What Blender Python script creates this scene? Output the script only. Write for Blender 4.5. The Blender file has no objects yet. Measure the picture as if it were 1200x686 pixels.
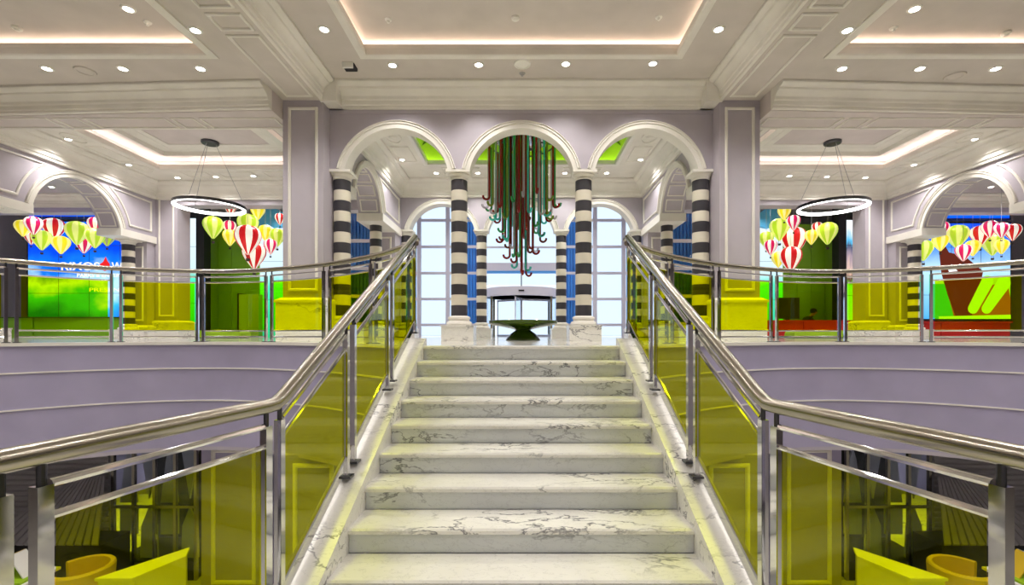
import bpy, bmesh, math, random
from mathutils import Vector, Matrix
random.seed(7)
R = math.radians
S = bpy.context.scene
COL = S.collection

# ------------------------------------------------------------------ camera, sky, exposure
F = 554.5; CX = 611.0; CY = 392.0; EYE = 0.13          # photo 1200 x 686
cam = bpy.data.cameras.new('camera'); camo = bpy.data.objects.new('camera', cam); COL.objects.link(camo)
camo.location = (0, 0, EYE); camo.rotation_euler = (R(90), 0, 0)
cam.sensor_width = 36; cam.lens = 36 * F / 1200
cam.shift_x = -(CX - 600) / 1200; cam.shift_y = (CY - 343) / 1200
cam.clip_start = 0.02; cam.clip_end = 300
S.camera = camo
W = bpy.data.worlds.new('sky'); S.world = W; W.use_nodes = True
bg = W.node_tree.nodes['Background']; bg.inputs[0].default_value = (0.80, 0.89, 1.0, 1); bg.inputs[1].default_value = 1.1
S.view_settings.view_transform = 'Standard'; S.view_settings.look = 'None'
S.view_settings.gamma = 1; S.view_settings.use_curve_mapping = False
S.view_settings.exposure = 0.32
S.cycles.use_denoising = True
S.cycles.max_bounces = 10; S.cycles.diffuse_bounces = 5; S.cycles.glossy_bounces = 4
S.cycles.transparent_max_bounces = 24
S.cycles.sample_clamp_indirect = 4
DOWN_W = 125.0      # watts of a downlight
LED = 12.0         # cove strip emission

def px(x, y, d):   # where a photo point lies at depth d
    return Vector(((x - CX) * d / F, d, EYE + (CY - y) * d / F))
def lat(x, d): return (x - CX) * d / F
def zz(y, d): return EYE + (CY - y) * d / F

# ------------------------------------------------------------------ materials
M = {}
def new_mat(name):
    m = bpy.data.materials.new(name); m.use_nodes = True; nt = m.node_tree; nt.nodes.clear()
    out = nt.nodes.new('ShaderNodeOutputMaterial'); M[name] = m
    return m, nt, out
def srgb(r, g, b):
    f = lambda c: (c / 255 / 12.92) if c / 255 <= 0.04045 else ((c / 255 + 0.055) / 1.055) ** 2.4
    return (f(r), f(g), f(b), 1)
def pbsdf(nt, col, rough=0.5, metal=0.0, spec=0.5):
    b = nt.nodes.new('ShaderNodeBsdfPrincipled')
    b.inputs['Base Color'].default_value = col; b.inputs['Roughness'].default_value = rough
    b.inputs['Metallic'].default_value = metal; b.inputs['Specular IOR Level'].default_value = spec
    return b
def coords(nt, scale=1.0):
    tc = nt.nodes.new('ShaderNodeTexCoord'); oi = nt.nodes.new('ShaderNodeObjectInfo')
    mul = nt.nodes.new('ShaderNodeMath'); mul.operation = 'MULTIPLY'; mul.inputs[1].default_value = 23.0
    nt.links.new(oi.outputs['Random'], mul.inputs[0])
    add = nt.nodes.new('ShaderNodeVectorMath'); add.operation = 'ADD'
    nt.links.new(tc.outputs['Object'], add.inputs[0]); nt.links.new(mul.outputs[0], add.inputs[1])
    mp = nt.nodes.new('ShaderNodeMapping'); mp.inputs['Scale'].default_value = (scale,) * 3 if not isinstance(scale, tuple) else scale
    nt.links.new(add.outputs[0], mp.inputs[0])
    return mp.outputs[0]
def noise(nt, vec, scale, detail=4, rough=0.5, dist=0.0):
    n = nt.nodes.new('ShaderNodeTexNoise'); n.inputs['Scale'].default_value = scale; n.inputs['Detail'].default_value = detail
    n.inputs['Roughness'].default_value = rough; n.inputs['Distortion'].default_value = dist
    nt.links.new(vec, n.inputs['Vector']); return n.outputs['Fac']
def ramp(nt, fac, stops):
    r = nt.nodes.new('ShaderNodeValToRGB'); e = r.color_ramp.elements
    while len(e) < len(stops): e.new(0.5)
    for i, (p, c) in enumerate(stops): e[i].position = p; e[i].color = c
    nt.links.new(fac, r.inputs[0]); return r.outputs['Color']
def paint(name, col, rough=0.55, var=0.05, spec=0.4):
    m, nt, out = new_mat(name); b = pbsdf(nt, col, rough, 0, spec)
    f = noise(nt, coords(nt), 2.2, 3)
    lo = tuple(c * (1 - var) for c in col[:3]) + (1,); hi = tuple(min(1, c * (1 + var)) for c in col[:3]) + (1,)
    nt.links.new(ramp(nt, f, [(0.3, lo), (0.7, hi)]), b.inputs['Base Color'])
    nt.links.new(b.outputs[0], out.inputs[0]); return m
def plain(name, col, rough=0.5, metal=0.0, spec=0.5):
    m, nt, out = new_mat(name); b = pbsdf(nt, col, rough, metal, spec); nt.links.new(b.outputs[0], out.inputs[0]); return m
def glow(name, col, strength):
    m, nt, out = new_mat(name); e = nt.nodes.new('ShaderNodeEmission')
    e.inputs[0].default_value = col; e.inputs[1].default_value = strength; nt.links.new(e.outputs[0], out.inputs[0]); return m
def marble(name, base, vein, sc=1.0, rough=0.22, amount=1.15):
    m, nt, out = new_mat(name); b = pbsdf(nt, base, rough, 0, 0.5)
    v = coords(nt, (sc * .75, sc * 1.7, sc * 1.7)); mpn = v.node; mpn.inputs['Rotation'].default_value = (R(12), R(32), R(28))
    f1 = noise(nt, v, 2.0, 5, 0.6, 0.35); f2 = noise(nt, v, 7.5, 5, 0.6, 0.2); fm = noise(nt, v, 0.9, 3)
    wht = (1, 1, 1, 1); dk = (0.22, 0.22, 0.25, 1)
    c1 = ramp(nt, f1, [(0.475, wht), (0.496, dk), (0.502, dk), (0.516, wht)])
    c2 = ramp(nt, f2, [(0.485, wht), (0.499, (0.55, 0.55, 0.56, 1)), (0.515, wht)])
    mask = ramp(nt, fm, [(0.47, (0, 0, 0, 1)), (0.62, wht)])
    mx = nt.nodes.new('ShaderNodeMix'); mx.data_type = 'RGBA'; mx.blend_type = 'MULTIPLY'
    mm = nt.nodes.new('ShaderNodeMath'); mm.operation = 'MULTIPLY'; mm.inputs[1].default_value = 0.85 * amount
    nt.links.new(mask, mm.inputs[0]); nt.links.new(mm.outputs[0], mx.inputs['Factor'])
    cl = ramp(nt, fm, [(0.3, tuple(c * 0.9 for c in base[:3]) + (1,)), (0.65, base)])
    nt.links.new(cl, mx.inputs['A']); nt.links.new(c1, mx.inputs['B'])
    m2 = nt.nodes.new('ShaderNodeMix'); m2.data_type = 'RGBA'; m2.blend_type = 'MULTIPLY'; m2.inputs['Factor'].default_value = 0.35 * amount
    nt.links.new(mx.outputs['Result'], m2.inputs['A']); nt.links.new(c2, m2.inputs['B'])
    nt.links.new(m2.outputs['Result'], b.inputs['Base Color'])
    nt.links.new(b.outputs[0], out.inputs[0]); return m
def tinted_glass(name, col, refl=0.10, rough=0.0):
    m, nt, out = new_mat(name)
    t = nt.nodes.new('ShaderNodeBsdfTransparent'); t.inputs[0].default_value = col
    g = nt.nodes.new('ShaderNodeBsdfGlossy'); g.inputs['Roughness'].default_value = rough
    lw = nt.nodes.new('ShaderNodeLayerWeight'); lw.inputs[0].default_value = 0.5
    pw = nt.nodes.new('ShaderNodeMath'); pw.operation = 'POWER'; pw.inputs[1].default_value = 4.0
    nt.links.new(lw.outputs['Facing'], pw.inputs[0])
    mm = nt.nodes.new('ShaderNodeMath'); mm.operation = 'MULTIPLY_ADD'; mm.inputs[1].default_value = refl * 4; mm.inputs[2].default_value = refl * .4
    nt.links.new(pw.outputs[0], mm.inputs[0])
    mx = nt.nodes.new('ShaderNodeMixShader'); nt.links.new(mm.outputs[0], mx.inputs[0])
    nt.links.new(t.outputs[0], mx.inputs[1]); nt.links.new(g.outputs[0], mx.inputs[2])
    nt.links.new(mx.outputs[0], out.inputs[0]); return m

paint('lilac', srgb(184, 177, 187), 0.55)
paint('fascia', srgb(172, 166, 194), 0.5)
paint('cream', srgb(235, 231, 223), 0.4)
paint('ceiling', srgb(208, 200, 193), 0.6)
paint('panel', srgb(208, 198, 196), 0.55)
marble('marble', srgb(245, 243, 238), None, 1.3, 0.25)
marble('marble_riser', srgb(222, 225, 226), None, 1.6, 0.3, 1.1)
marble('marble_floor', srgb(228, 224, 214), None, 0.5, 0.12)
paint('dark_band', srgb(62, 60, 66), 0.45, 0.15)
paint('light_band', srgb(226, 219, 203), 0.45, 0.06)
plain('chrome', (0.72, 0.72, 0.73, 1), 0.07, 1.0)
plain('steel', (0.44, 0.41, 0.355, 1), 0.22, 1.0)
plain('dark_steel', (0.10, 0.10, 0.11, 1), 0.3, 1.0)
tinted_glass('lime_glass', (0.93, 0.97, 0.02, 1), 0.075)
tinted_glass('clear_glass', (0.90, 0.95, 1.0, 1), 0.06)
tinted_glass('green_glass', (0.25, 0.45, 0.03, 1), 0.05)
plain('white_frame', srgb(236, 234, 246), 0.4)
glow('lamp_white', (1, 0.96, 0.88, 1), 22)
glow('led', (1.0, 0.90, 0.80, 1), LED)
glow('led_warm', (1.0, 0.80, 0.66, 1), LED)
glow('led_green', (0.9, 1.0, 0.25, 1), 5)
glow('ring_led', (1, 0.98, 0.95, 1), 5)
paint('green_dome', srgb(140, 180, 20), 0.5, 0.1)
paint('dome_rib', srgb(70, 110, 5), 0.5, 0.1)
plain('dark', srgb(28, 26, 30), 0.5)
plain('grey_metal', srgb(168, 165, 170), 0.5)
plain('green_lacquer', srgb(60, 84, 8), 0.12, 0, 0.6)
plain('lime_fabric', srgb(150, 190, 15), 0.7)
plain('red_lacquer', srgb(190, 30, 22), 0.4)
plain('green_panel', srgb(120, 172, 24), 0.35)
plain('white_gloss', srgb(240, 238, 232), 0.3)
plain('yellow_fabric', srgb(220, 185, 40), 0.6)
plain('drape', srgb(176, 170, 178), 0.7)
plain('blue_cloud', srgb(90, 185, 245), 0.5)
plain('blue_rib', srgb(95, 175, 250), 0.4)
plain('concrete', srgb(225, 225, 222), 0.8)
plain('wicker', srgb(70, 55, 50), 0.8)
plain('skin', srgb(190, 140, 112), 0.5)
plain('dark_cloth', srgb(34, 30, 34), 0.8)
plain('hair', srgb(24, 18, 16), 0.6)

# ------------------------------------------------------------------ mesh helpers
class MB:
    def __init__(s): s.v = []; s.f = []; s.mi = []
    def add(s, verts, faces, mi=0):
        o = len(s.v); s.v += [Vector(p) for p in verts]
        for f in faces: s.f.append([i + o for i in f]); s.mi.append(mi)
        return s
    def box(s, x0, x1, y0, y1, z0, z1, mi=0):
        return s.add([(x0,y0,z0),(x1,y0,z0),(x1,y1,z0),(x0,y1,z0),(x0,y0,z1),(x1,y0,z1),(x1,y1,z1),(x0,y1,z1)],
                     [(0,3,2,1),(4,5,6,7),(0,1,5,4),(1,2,6,5),(2,3,7,6),(3,0,4,7)], mi)
    def prism(s, poly, fn, a, b, mi=0):           # poly 2D extruded from a to b through fn(u, v, n)
        n = len(poly)
        return s.add([fn(u, v, a) for u, v in poly] + [fn(u, v, b) for u, v in poly],
                     [tuple(range(n))[::-1], tuple(range(n, 2 * n))] + [(i, (i+1) % n, n + (i+1) % n, n + i) for i in range(n)], mi)
    def bar(s, a, b, wu, wv, up=(0,0,1), mi=0):    # rectangular bar from a to b
        a = Vector(a); b = Vector(b); d = (b - a).normalized(); up = Vector(up)
        u = d.cross(up); u = u.normalized() if u.length > 1e-5 else Vector((1,0,0)); w = u.cross(d).normalized()
        q = [(-1,-1),(1,-1),(1,1),(-1,1)]
        vs = [p + u * (i * wu / 2) + w * (j * wv / 2) for p in (a, b) for i, j in q]
        return s.add(vs, [(0,3,2,1),(4,5,6,7),(0,1,5,4),(1,2,6,5),(2,3,7,6),(3,0,4,7)], mi)
    def tube(s, pts, r, seg=10, mi=0, closed=False, cap=True):
        pts = [Vector(p) for p in pts]; n = len(pts); rings = []; o = len(s.v)
        prev = None
        for i, p in enumerate(pts):
            t = (pts[(i+1) % n] - pts[i-1]) if (closed or 0 < i < n-1) else (pts[1] - pts[0] if i == 0 else pts[-1] - pts[-2])
            t.normalize()
            if prev is None:
                u = t.cross(Vector((0,0,1))); u = u if u.length > 1e-3 else t.cross(Vector((0,1,0)))
            else: u = prev - t * prev.dot(t)
            u.normalize(); prev = u; w = t.cross(u)
            rr = r[i] if isinstance(r, (list, tuple)) else r
            s.v += [p + u * math.cos(2*math.pi*k/seg) * rr + w * math.sin(2*math.pi*k/seg) * rr for k in range(seg)]
        m = n if closed else n - 1
        for i in range(m):
            j = (i + 1) % n
            for k in range(seg):
                l = (k + 1) % seg
                s.f.append([o+i*seg+k, o+i*seg+l, o+j*seg+l, o+j*seg+k]); s.mi.append(mi)
        if cap and not closed:
            s.f.append([o + k for k in range(seg)][::-1]); s.mi.append(mi)
            s.f.append([o + (n-1)*seg + k for k in range(seg)]); s.mi.append(mi)
        return s
    def lathe(s, prof, seg=24, c=(0,0,0), mi=0, closed=False):   # prof (r, z)
        o = len(s.v); c = Vector(c); n = len(prof)
        for r, z in prof:
            for k in range(seg):
                a = 2*math.pi*k/seg; s.v.append(c + Vector((math.cos(a)*max(r,1e-4), math.sin(a)*max(r,1e-4), z)))
        for i in range(n if closed else n - 1):
            j = (i + 1) % n
            for k in range(seg):
                l = (k+1) % seg; s.f.append([o+i*seg+k, o+i*seg+l, o+j*seg+l, o+j*seg+k]); s.mi.append(mi)
        if not closed:
            s.f.append([o+k for k in range(seg)][::-1]); s.mi.append(mi)
            s.f.append([o+(n-1)*seg+k for k in range(seg)]); s.mi.append(mi)
        return s
    def sweep(s, path, prof, closed=False, side=1, mi=0):       # plan path (x,y); prof closed [(out,z)]
        path = [Vector((p[0], p[1])) for p in path]; n = len(path); o = len(s.v); k = len(prof)
        for i, p in enumerate(path):
            d1 = (p - path[i-1]).normalized() if (closed or i > 0) else None
            d2 = (path[(i+1) % n] - p).normalized() if (closed or i < n-1) else None
            d1 = d1 if d1 is not None else d2; d2 = d2 if d2 is not None else d1
            n1 = Vector((-d1.y, d1.x)) * side; n2 = Vector((-d2.y, d2.x)) * side
            mvec = n1 + n2; mvec = mvec / max(0.3, mvec.dot(n1)) if mvec.length > 1e-6 else n1
            for a, z in prof:
                q = p + mvec * a; s.v.append(Vector((q.x, q.y, z)))
        for i in range(n if closed else n - 1):
            j = (i+1) % n
            for a in range(k):
                b = (a+1) % k; s.f.append([o+i*k+a, o+i*k+b, o+j*k+b, o+j*k+a]); s.mi.append(mi)
        if not closed:
            s.f.append([o+a for a in range(k)]); s.mi.append(mi); s.f.append([o+(n-1)*k+a for a in range(k)][::-1]); s.mi.append(mi)
        return s
    def loop(s, poly, fn, w=0.04, h=0.02, mi=0):               # raised moulding along a closed polygon; fn(u, v, n)
        P = [Vector(p) for p in poly]; n = len(P)
        area = sum(P[i].x * P[(i+1) % n].y - P[(i+1) % n].x * P[i].y for i in range(n)); sg = 1 if area > 0 else -1
        o = len(s.v)
        prof = [(0, 0), (0, h*0.6), (w*0.3, h), (w*0.7, h), (w, h*0.45), (w, 0)]; k = len(prof)
        for i in range(n):
            d1 = (P[i] - P[i-1]).normalized(); d2 = (P[(i+1) % n] - P[i]).normalized()
            n1 = Vector((-d1.y, d1.x)) * sg; n2 = Vector((-d2.y, d2.x)) * sg; m = n1 + n2; m = m / max(0.35, m.dot(n1))
            for a, b in prof:
                q = P[i] + m * a; s.v.append(Vector(fn(q.x, q.y, b)))
        for i in range(n):
            j = (i+1) % n
            for a in range(k - 1): s.f.append([o+i*k+a, o+i*k+a+1, o+j*k+a+1, o+j*k+a]); s.mi.append(mi)
        return s
    def ring(s, fn, c, prof, a0, a1, seg=28, mi=0):            # arch ring in (u,v); prof closed [(r, n)]
        o = len(s.v); k = len(prof)
        for i in range(seg + 1):
            a = a0 + (a1 - a0) * i / seg
            for r, nn in prof: s.v.append(Vector(fn(c[0] + r*math.cos(a), c[1] + r*math.sin(a), nn)))
        for i in range(seg):
            for a in range(k):
                b = (a+1) % k; s.f.append([o+i*k+a, o+i*k+b, o+(i+1)*k+b, o+(i+1)*k+a]); s.mi.append(mi)
        s.f.append([o+a for a in range(k)]); s.mi.append(mi); s.f.append([o+seg*k+a for a in range(k)]); s.mi.append(mi)
        return s
    def mesh(s, name, org):
        me = bpy.data.meshes.new(name); me.from_pydata([tuple(p - org) for p in s.v], [], s.f); me.update()
        for p, i in zip(me.polygons, s.mi): p.material_index = i; p.use_smooth = True
        bm = bmesh.new(); bm.from_mesh(me); bmesh.ops.recalc_face_normals(bm, faces=bm.faces); bm.to_mesh(me); bm.free()
        me.set_sharp_from_angle(angle=R(35)); return me
    def build(s, name, mats, parent=None, **kw):
        if parent is not None: org = wloc(parent)
        else:
            xs = [p.x for p in s.v]; ys = [p.y for p in s.v]; zs = [p.z for p in s.v]
            org = Vector(((min(xs)+max(xs))/2, (min(ys)+max(ys))/2, min(zs)))
        o = bpy.data.objects.new(name, s.mesh(name, org)); COL.objects.link(o)
        for m in ([mats] if isinstance(mats, str) else mats): o.data.materials.append(M[m])
        if parent is not None: o.parent = parent
        else: o.location = org
        return tag(o, **kw)
WL = {}
def wloc(o):
    v = Vector((0,0,0))
    while o: v += o.location; o = o.parent
    return v
def tag(o, label=None, cat=None, group=None, kind=None):
    if label: o['label'] = label
    if cat: o['category'] = cat
    if group: o['group'] = group
    if kind: o['kind'] = kind
    return o
def empty(name, loc, label=None, cat=None, group=None, kind=None):
    o = bpy.data.objects.new(name, None); COL.objects.link(o); o.location = loc; o.empty_display_size = 0.1
    return tag(o, label, cat, group, kind)
def copy_part(o, parent, loc=None):
    c = o.copy(); COL.objects.link(c); c.parent = parent
    if loc is not None: c.location = loc
    return c
XZ = lambda y0, s=1: (lambda u, v, n: (u, y0 - n * s, v))        # wall facing -Y: n toward the camera
ORD = ['first','second','third','fourth','fifth','sixth','seventh','eighth','ninth','tenth','eleventh','twelfth','thirteenth','fourteenth']
SIDE = {-1: 'left', 1: 'right'}
def crown_prof(zb, zt, P):
    H = zt - zb
    pts = [(0,0),(.18,0),(.2,.05),(.18,.12),(.26,.16),(.26,.34),(.34,.38),(.36,.5),(.5,.62),(.68,.7),(.72,.78),(.9,.82),(1,.9),(1,1),(0,1)]
    return [(a * P, zb + b * H) for a, b in pts]
def rect(u0, u1, v0, v1): return [(u0,v0),(u1,v0),(u1,v1),(u0,v1)]

# ------------------------------------------------------------------ plan constants
CZ = 4.78      # central bay ceiling
RC = 0.28      # depth of the bay coffers
SZ = 4.41      # side bay ceiling and beam soffit
GZ = 4.70      # gallery and vestibule ceiling
HZ = 4.05      # underside of the wing headers
NOSE, RUN, RISE = 5.309, 0.33, 0.158
LAND = -9 * RISE
LOW = -4.4
ARCZ, ARO, ARI, CAPZ = 3.02, 1.146, 1.00, 3.25
RD = 1.226     # railing line beside the stairs

# curve of the two round wells (plan), x measured outward from the axis
ctrl = [(1.13,5.02),(1.2,5.30),(1.45,5.70),(1.98,6.32),(2.85,7.03),(3.7,7.5),(4.5,7.80),(5.25,7.88),(6.0,7.75),(6.7,7.42),(7.3,6.85),(7.75,6.1),(8.0,5.1),(8.05,4.0),(8.05,2.5)]
def catmull(c, n=10):
    out = []
    for i in range(1, len(c) - 2):
        p0, p1, p2, p3 = [Vector(q) for q in c[i-1:i+3]]
        for k in range(n):
            t = k / n
            out.append(0.5 * ((2*p1) + (p2-p0)*t + (2*p0-5*p1+4*p2-p3)*t*t + (3*p1-p0-3*p2+p3)*t**3))
    out.append(Vector(c[-2])); return out
CURVE = catmull(ctrl)
def curve(s): return [(s * p.x, p.y) for p in CURVE]

# ------------------------------------------------------------------ floors
XYZ = lambda u, v, n: (u, v, n)
inset = lambda c: [(x, y + .06) for x, y in c]
poly = [(-20,4.06)] + inset(curve(-1))[::-1] + [(-1.13,5.51),(1.13,5.51)] + inset(curve(1)) + [(20,4.06),(20,30),(-20,30)]
MB().prism(poly, XYZ, -0.22, 0).build('floor', 'marble_floor', label='polished pale marble floor of the upper level', cat='floor', kind='structure')
MB().box(-22, 22, -8, 30, LOW-0.2, LOW).build('floor_lower', 'marble_floor', label='marble floor of the lower lobby under the balcony', cat='floor', kind='structure')
ld = [(-RD-.12, NOSE-9*RUN+.02), (-RD-.12-.2*5, NOSE-9*RUN-5), (RD+.12+.2*5, NOSE-9*RUN-5), (RD+.12, NOSE-9*RUN+.02)]
MB().prism(ld, XYZ, LAND-.3, LAND).build('floor_landing', 'marble_floor', label='stair landing floor in front of the first step', cat='floor', kind='structure')
MB().box(-40, 40, 22.1, 70, -0.3, -0.02).build('ground_outside', 'concrete', label='pale paved forecourt outside the entrance windows', cat='ground', kind='structure')

# ------------------------------------------------------------------ staircase
st = empty('staircase', (0, NOSE-8*RUN, LAND), 'white veined marble staircase rising from the landing to the arches', 'staircase', kind='thing')
tread_me = None
for k in range(9):
    yn = NOSE - k*RUN; z = -k*RISE
    a = MB(); d = 0.012
    yb = yn + RUN + .005 if k else 5.5
    a.prism([(yn+d, z),(yb, z),(yb, z-.035),(yn, z-.035),(yn, z-d)], lambda u, v, n: (n, u, v), -1.1, 1.1)
    a.build('tread', 'marble', st)
    MB().box(-1.098, 1.098, yn+.016, yn+.045, z-RISE, z-.034).build('riser', 'marble_riser', st)
low = lambda y: -(NOSE - y) / RUN * RISE
for s in (-1, 1):
    y0, y1 = NOSE-9*RUN-.08, 5.50
    pol = [(y0, LAND), (y0, low(y0)+.09), (5.44, .085), (y1, .085), (y1, -.3), (NOSE-8*RUN, LAND-.3)]
    MB().prism(pol, lambda u, v, n: (s*n, u, v), 1.1, 1.285).build('side_curb', 'marble', st)
pol = [(NOSE-9*RUN+.05, LAND-.30), (NOSE+.1, -.30), (5.5, -.30), (5.5, LOW), (NOSE-9*RUN+.05, LOW)]
MB().prism(pol, lambda u, v, n: (n, u, v), -1.05, 1.05).build('core', 'fascia', st)

# ------------------------------------------------------------------ railings
H_HAND, H_MID, H_TOP, H_BOT, H_LOW = 1.185, 1.09, 0.98, 0.20, 0.09
def thick_strip(mb, pts, h0, h1, t=0.012):                       # glass sheet following floor points
    P = [Vector(p) for p in pts]; n = len(P); vs = []
    for i, p in enumerate(P):
        d = (P[min(i+1,n-1)] - P[max(i-1,0)]); nr = Vector((-d.y, d.x, 0)).normalized() * t/2
        vs += [p + nr + Vector((0,0,h0)), p - nr + Vector((0,0,h0)), p - nr + Vector((0,0,h1)), p + nr + Vector((0,0,h1))]
    fs = [(0,1,2,3), tuple(4*(n-1)+i for i in (3,2,1,0))]
    for i in range(n-1):
        for a in range(4):
            b = (a+1) % 4; fs.append((4*i+a, 4*i+b, 4*i+4+b, 4*i+4+a))
    mb.add(vs, fs); return mb
up = lambda pts, h: [Vector(p) + Vector((0,0,h)) for p in pts]
def post(rail, base, dirv, h_top, hand, w=.036, dpt=.042, foot=True):
    b = Vector(base); d = Vector((dirv[0], dirv[1], 0)).normalized()
    o = MB().bar(b, b + Vector((0,0,h_top)), w, dpt, up=tuple(d)).build('post', 'chrome', rail)
    MB().tube([b + Vector((0,0,h_top-.002)), b + Vector((0,0,hand-.02))], .012, 8).build('stem', 'dark_steel', o)
    if foot:
        MB().bar(b + Vector((0,0,.001)), b + Vector((0,0,.016)), .085, .085, up=tuple(d)).build('foot_plate', 'dark_steel', o)
    return o
def panel(rail, pts, bot=H_BOT, low=True, gap=.045):
    P = [Vector(p) for p in pts]
    a = P[0] + (P[1]-P[0]).normalized()*gap; b = P[-1] + (P[-2]-P[-1]).normalized()*gap
    G = [a] + P[1:-1] + [b]
    thick_strip(MB(), G, bot, H_TOP).build('glass_panel', 'lime_glass', rail)
    MB().tube(up(P, H_MID), .014, 8).build('mid_rail', 'chrome', rail)
    MB().tube(up(P, H_TOP+.012), .013, 8).build('glass_top_rail', 'chrome', rail)
    MB().tube(up(P, bot-.012), .013, 8).build('glass_bottom_rail', 'chrome', rail)
    if low: MB().tube(up(P, H_LOW), .012, 8).build('low_rail', 'chrome', rail)
for s in (-1, 1):
    rl = empty('stair_railing', (s*RD, NOSE-9*RUN, LAND), 'chrome railing with lime glass along the %s side of the stairs' % SIDE[s], 'railing', 'stair railings')
    base = lambda y: Vector((s*RD, y, low(y)))
    corner = Vector((s*RD, 2.37, low(2.37)))
    lp = lambda y: Vector((s*(RD + .2*(2.37-y)), y, low(2.37)))
    end = lp(-1.2)
    # handrail: landing, corner, up the flight
    c2 = [lp(2.30), Vector((s*(RD+.003), 2.355, corner.z + .003)), base(2.43)]
    hp = up([end, lp(1.2)] + c2 + [base(4.0), base(5.44), Vector((s*(RD-.01), 5.50, .04))], H_HAND)
    MB().tube(hp, .036, 16).build('handrail', 'steel', rl)
    for y in (2.40, 3.31, 3.45, 4.33, 4.47, 5.42):
        cz = base(y) + Vector((0,0,.085)); post(rl, cz, (0,1), H_MID-.085, H_HAND-.085)
    for y in (2.30, 1.40, 1.305, .40, .30):
        cz = lp(y); post(rl, cz, (s*-.2,1), H_MID, H_HAND)
    for a, b in ((2.42,3.29),(3.47,4.31),(4.49,5.40)): panel(rl, [base(a), base((a+b)/2), base(b)], .25, False, .03)
    for a, b in ((2.28,1.42),(1.285,.42),(.28,-1.1)): panel(rl, [lp(a), lp((a+b)/2), lp(b)], .15, False, .02)
    MB().bar(base(2.32)+Vector((s*.012,0,.185)), base(5.45)+Vector((s*.012,0,.185)), .03, .075).build('base_channel', 'chrome', rl)

    # balcony railing around the round well
    br = empty('balcony_railing', (s*5.2, 7.9, 0), 'curved chrome balcony railing with lime glass above the %s lilac fascia' % SIDE[s], 'railing', 'balcony railings')
    C = [Vector((s*p.x, p.y + .05, 0)) for p in CURVE]
    MB().tube([Vector((s*(RD-.01), 5.46, H_HAND))] + up(C[7:], H_HAND), .036, 14).build('handrail', 'dark_steel' if False else 'steel', br)
    pxs = [CX + F * p.x / p.y for p in C]
    def at_px(q):
        q = q if s < 0 else 2*CX - q
        return min(range(len(C)), key=lambda i: abs(pxs[i] - q) + (0 if CURVE[i].y > 4.5 else 1e4))
    fine = []
    for i in range(len(C)-1):
        for k in range(4): fine.append(C[i].lerp(C[i+1], k/4))
    fpx = [CX + F*p.x/p.y for p in fine]
    def near(q):
        q = q if s < 0 else 2*CX - q
        return min(range(len(fine)), key=lambda i: abs(fpx[i]-q) if fine[i].y > 4.6 else 1e5)
    idx = [near(q) for q in (478, 441, 434, 386, 379, 319, 312, 239, 231, 141, 131, 19, 6, -150, -165)]
    for i in idx:
        d = fine[min(i+1, len(fine)-1)] - fine[i-1]; post(br, fine[i], (d.x, d.y), H_MID, H_HAND, .036, .04)
    for a, b in list(zip(idx[0::2], idx[1::2]))[:7]:
        step = max(1, (b-a)//8); seq = list(range(a, b, step)); seq = [q for q in seq if b - q >= step*.5 or q == a] + [b]
        panel(br, [fine[q] for q in seq])

# ------------------------------------------------------------------ curved fascias below the balconies
for s in (-1, 1):
    sd = 1 if s < 0 else -1                                        # path runs outward; the well lies to its ... side
    side = -1 if s > 0 else 1
    fa = empty('wall_fascia_' + SIDE[s], (s*5, 7.9, -1.74), 'curved lilac fascia with two cream beads under the %s balcony' % SIDE[s], 'wall', kind='structure')
    cv = [(s*1.36, 5.54)] + [p for p in curve(s) if abs(p[0]) > 1.42]
    zs = [(-.045, -.425), (-.445, -.96), (-.98, -1.74)]
    for i, (a, b) in enumerate(zs):
        MB().sweep(cv, [(0,a),(0,b),(-.12,b),(-.12,a)], side=side).build('fascia_course', 'fascia', fa)
    for a in (-.425, -.96):
        MB().sweep(cv, [(.018,a),(.018,a-.02),(-.1,a-.02),(-.1,a)], side=side).build('bead', 'cream', fa)
    MB().sweep(cv, [(.03,.004),(.03,-.045),(-.1,-.045),(-.1,.004)], side=side).build('edge_strip', 'cream', fa)
    po = [p for p in cv] + [(s*20, cv[-1][1]), (s*20, 14), (s*1.2, 14)]
    MB().prism(po, XYZ, -1.80, -1.74).build('ceiling_lower_' + SIDE[s], 'lilac', label='low soffit under the %s balcony' % SIDE[s], cat='ceiling', kind='structure')

# ------------------------------------------------------------------ walls, arcades
def arch_wall(mb, fn, centres, u0, u1, ztop, n0, n1, R_=ARI+.02, zc=ARCZ, zb=CAPZ):
    da = math.asin((zb - zc) / R_); pts = [(u0, ztop), (u0, zb)]
    for c in centres:
        for i in range(25):
            a = math.pi - da - (math.pi - 2*da) * i/24
            pts.append((c + R_*math.cos(a), zc + R_*math.sin(a)))
    pts += [(u1, zb), (u1, ztop)]
    # split in vertical strips so every face is simple
    xs = sorted(set([round(p[0], 5) for p in pts]))
    def bottom(x):
        for c in centres:
            if abs(x - c) < R_*math.cos(da) + 1e-6: return zc + math.sqrt(max(0, R_*R_ - (x-c)**2))
        return zb
    lo = []; P = pts[1:-1]
    vs = []; fs = []
    for (x, z) in P: vs += [fn(x, z, n0), fn(x, ztop, n0), fn(x, ztop, n1), fn(x, z, n1)]
    for i in range(len(P)-1):
        for a in range(4):
            b = (a+1) % 4; fs.append((4*i+a, 4*i+b, 4*i+4+b, 4*i+4+a))
    fs += [(0,1,2,3), tuple(4*(len(P)-1)+i for i in (3,2,1,0))]
    return mb.add(vs, fs)
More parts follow.
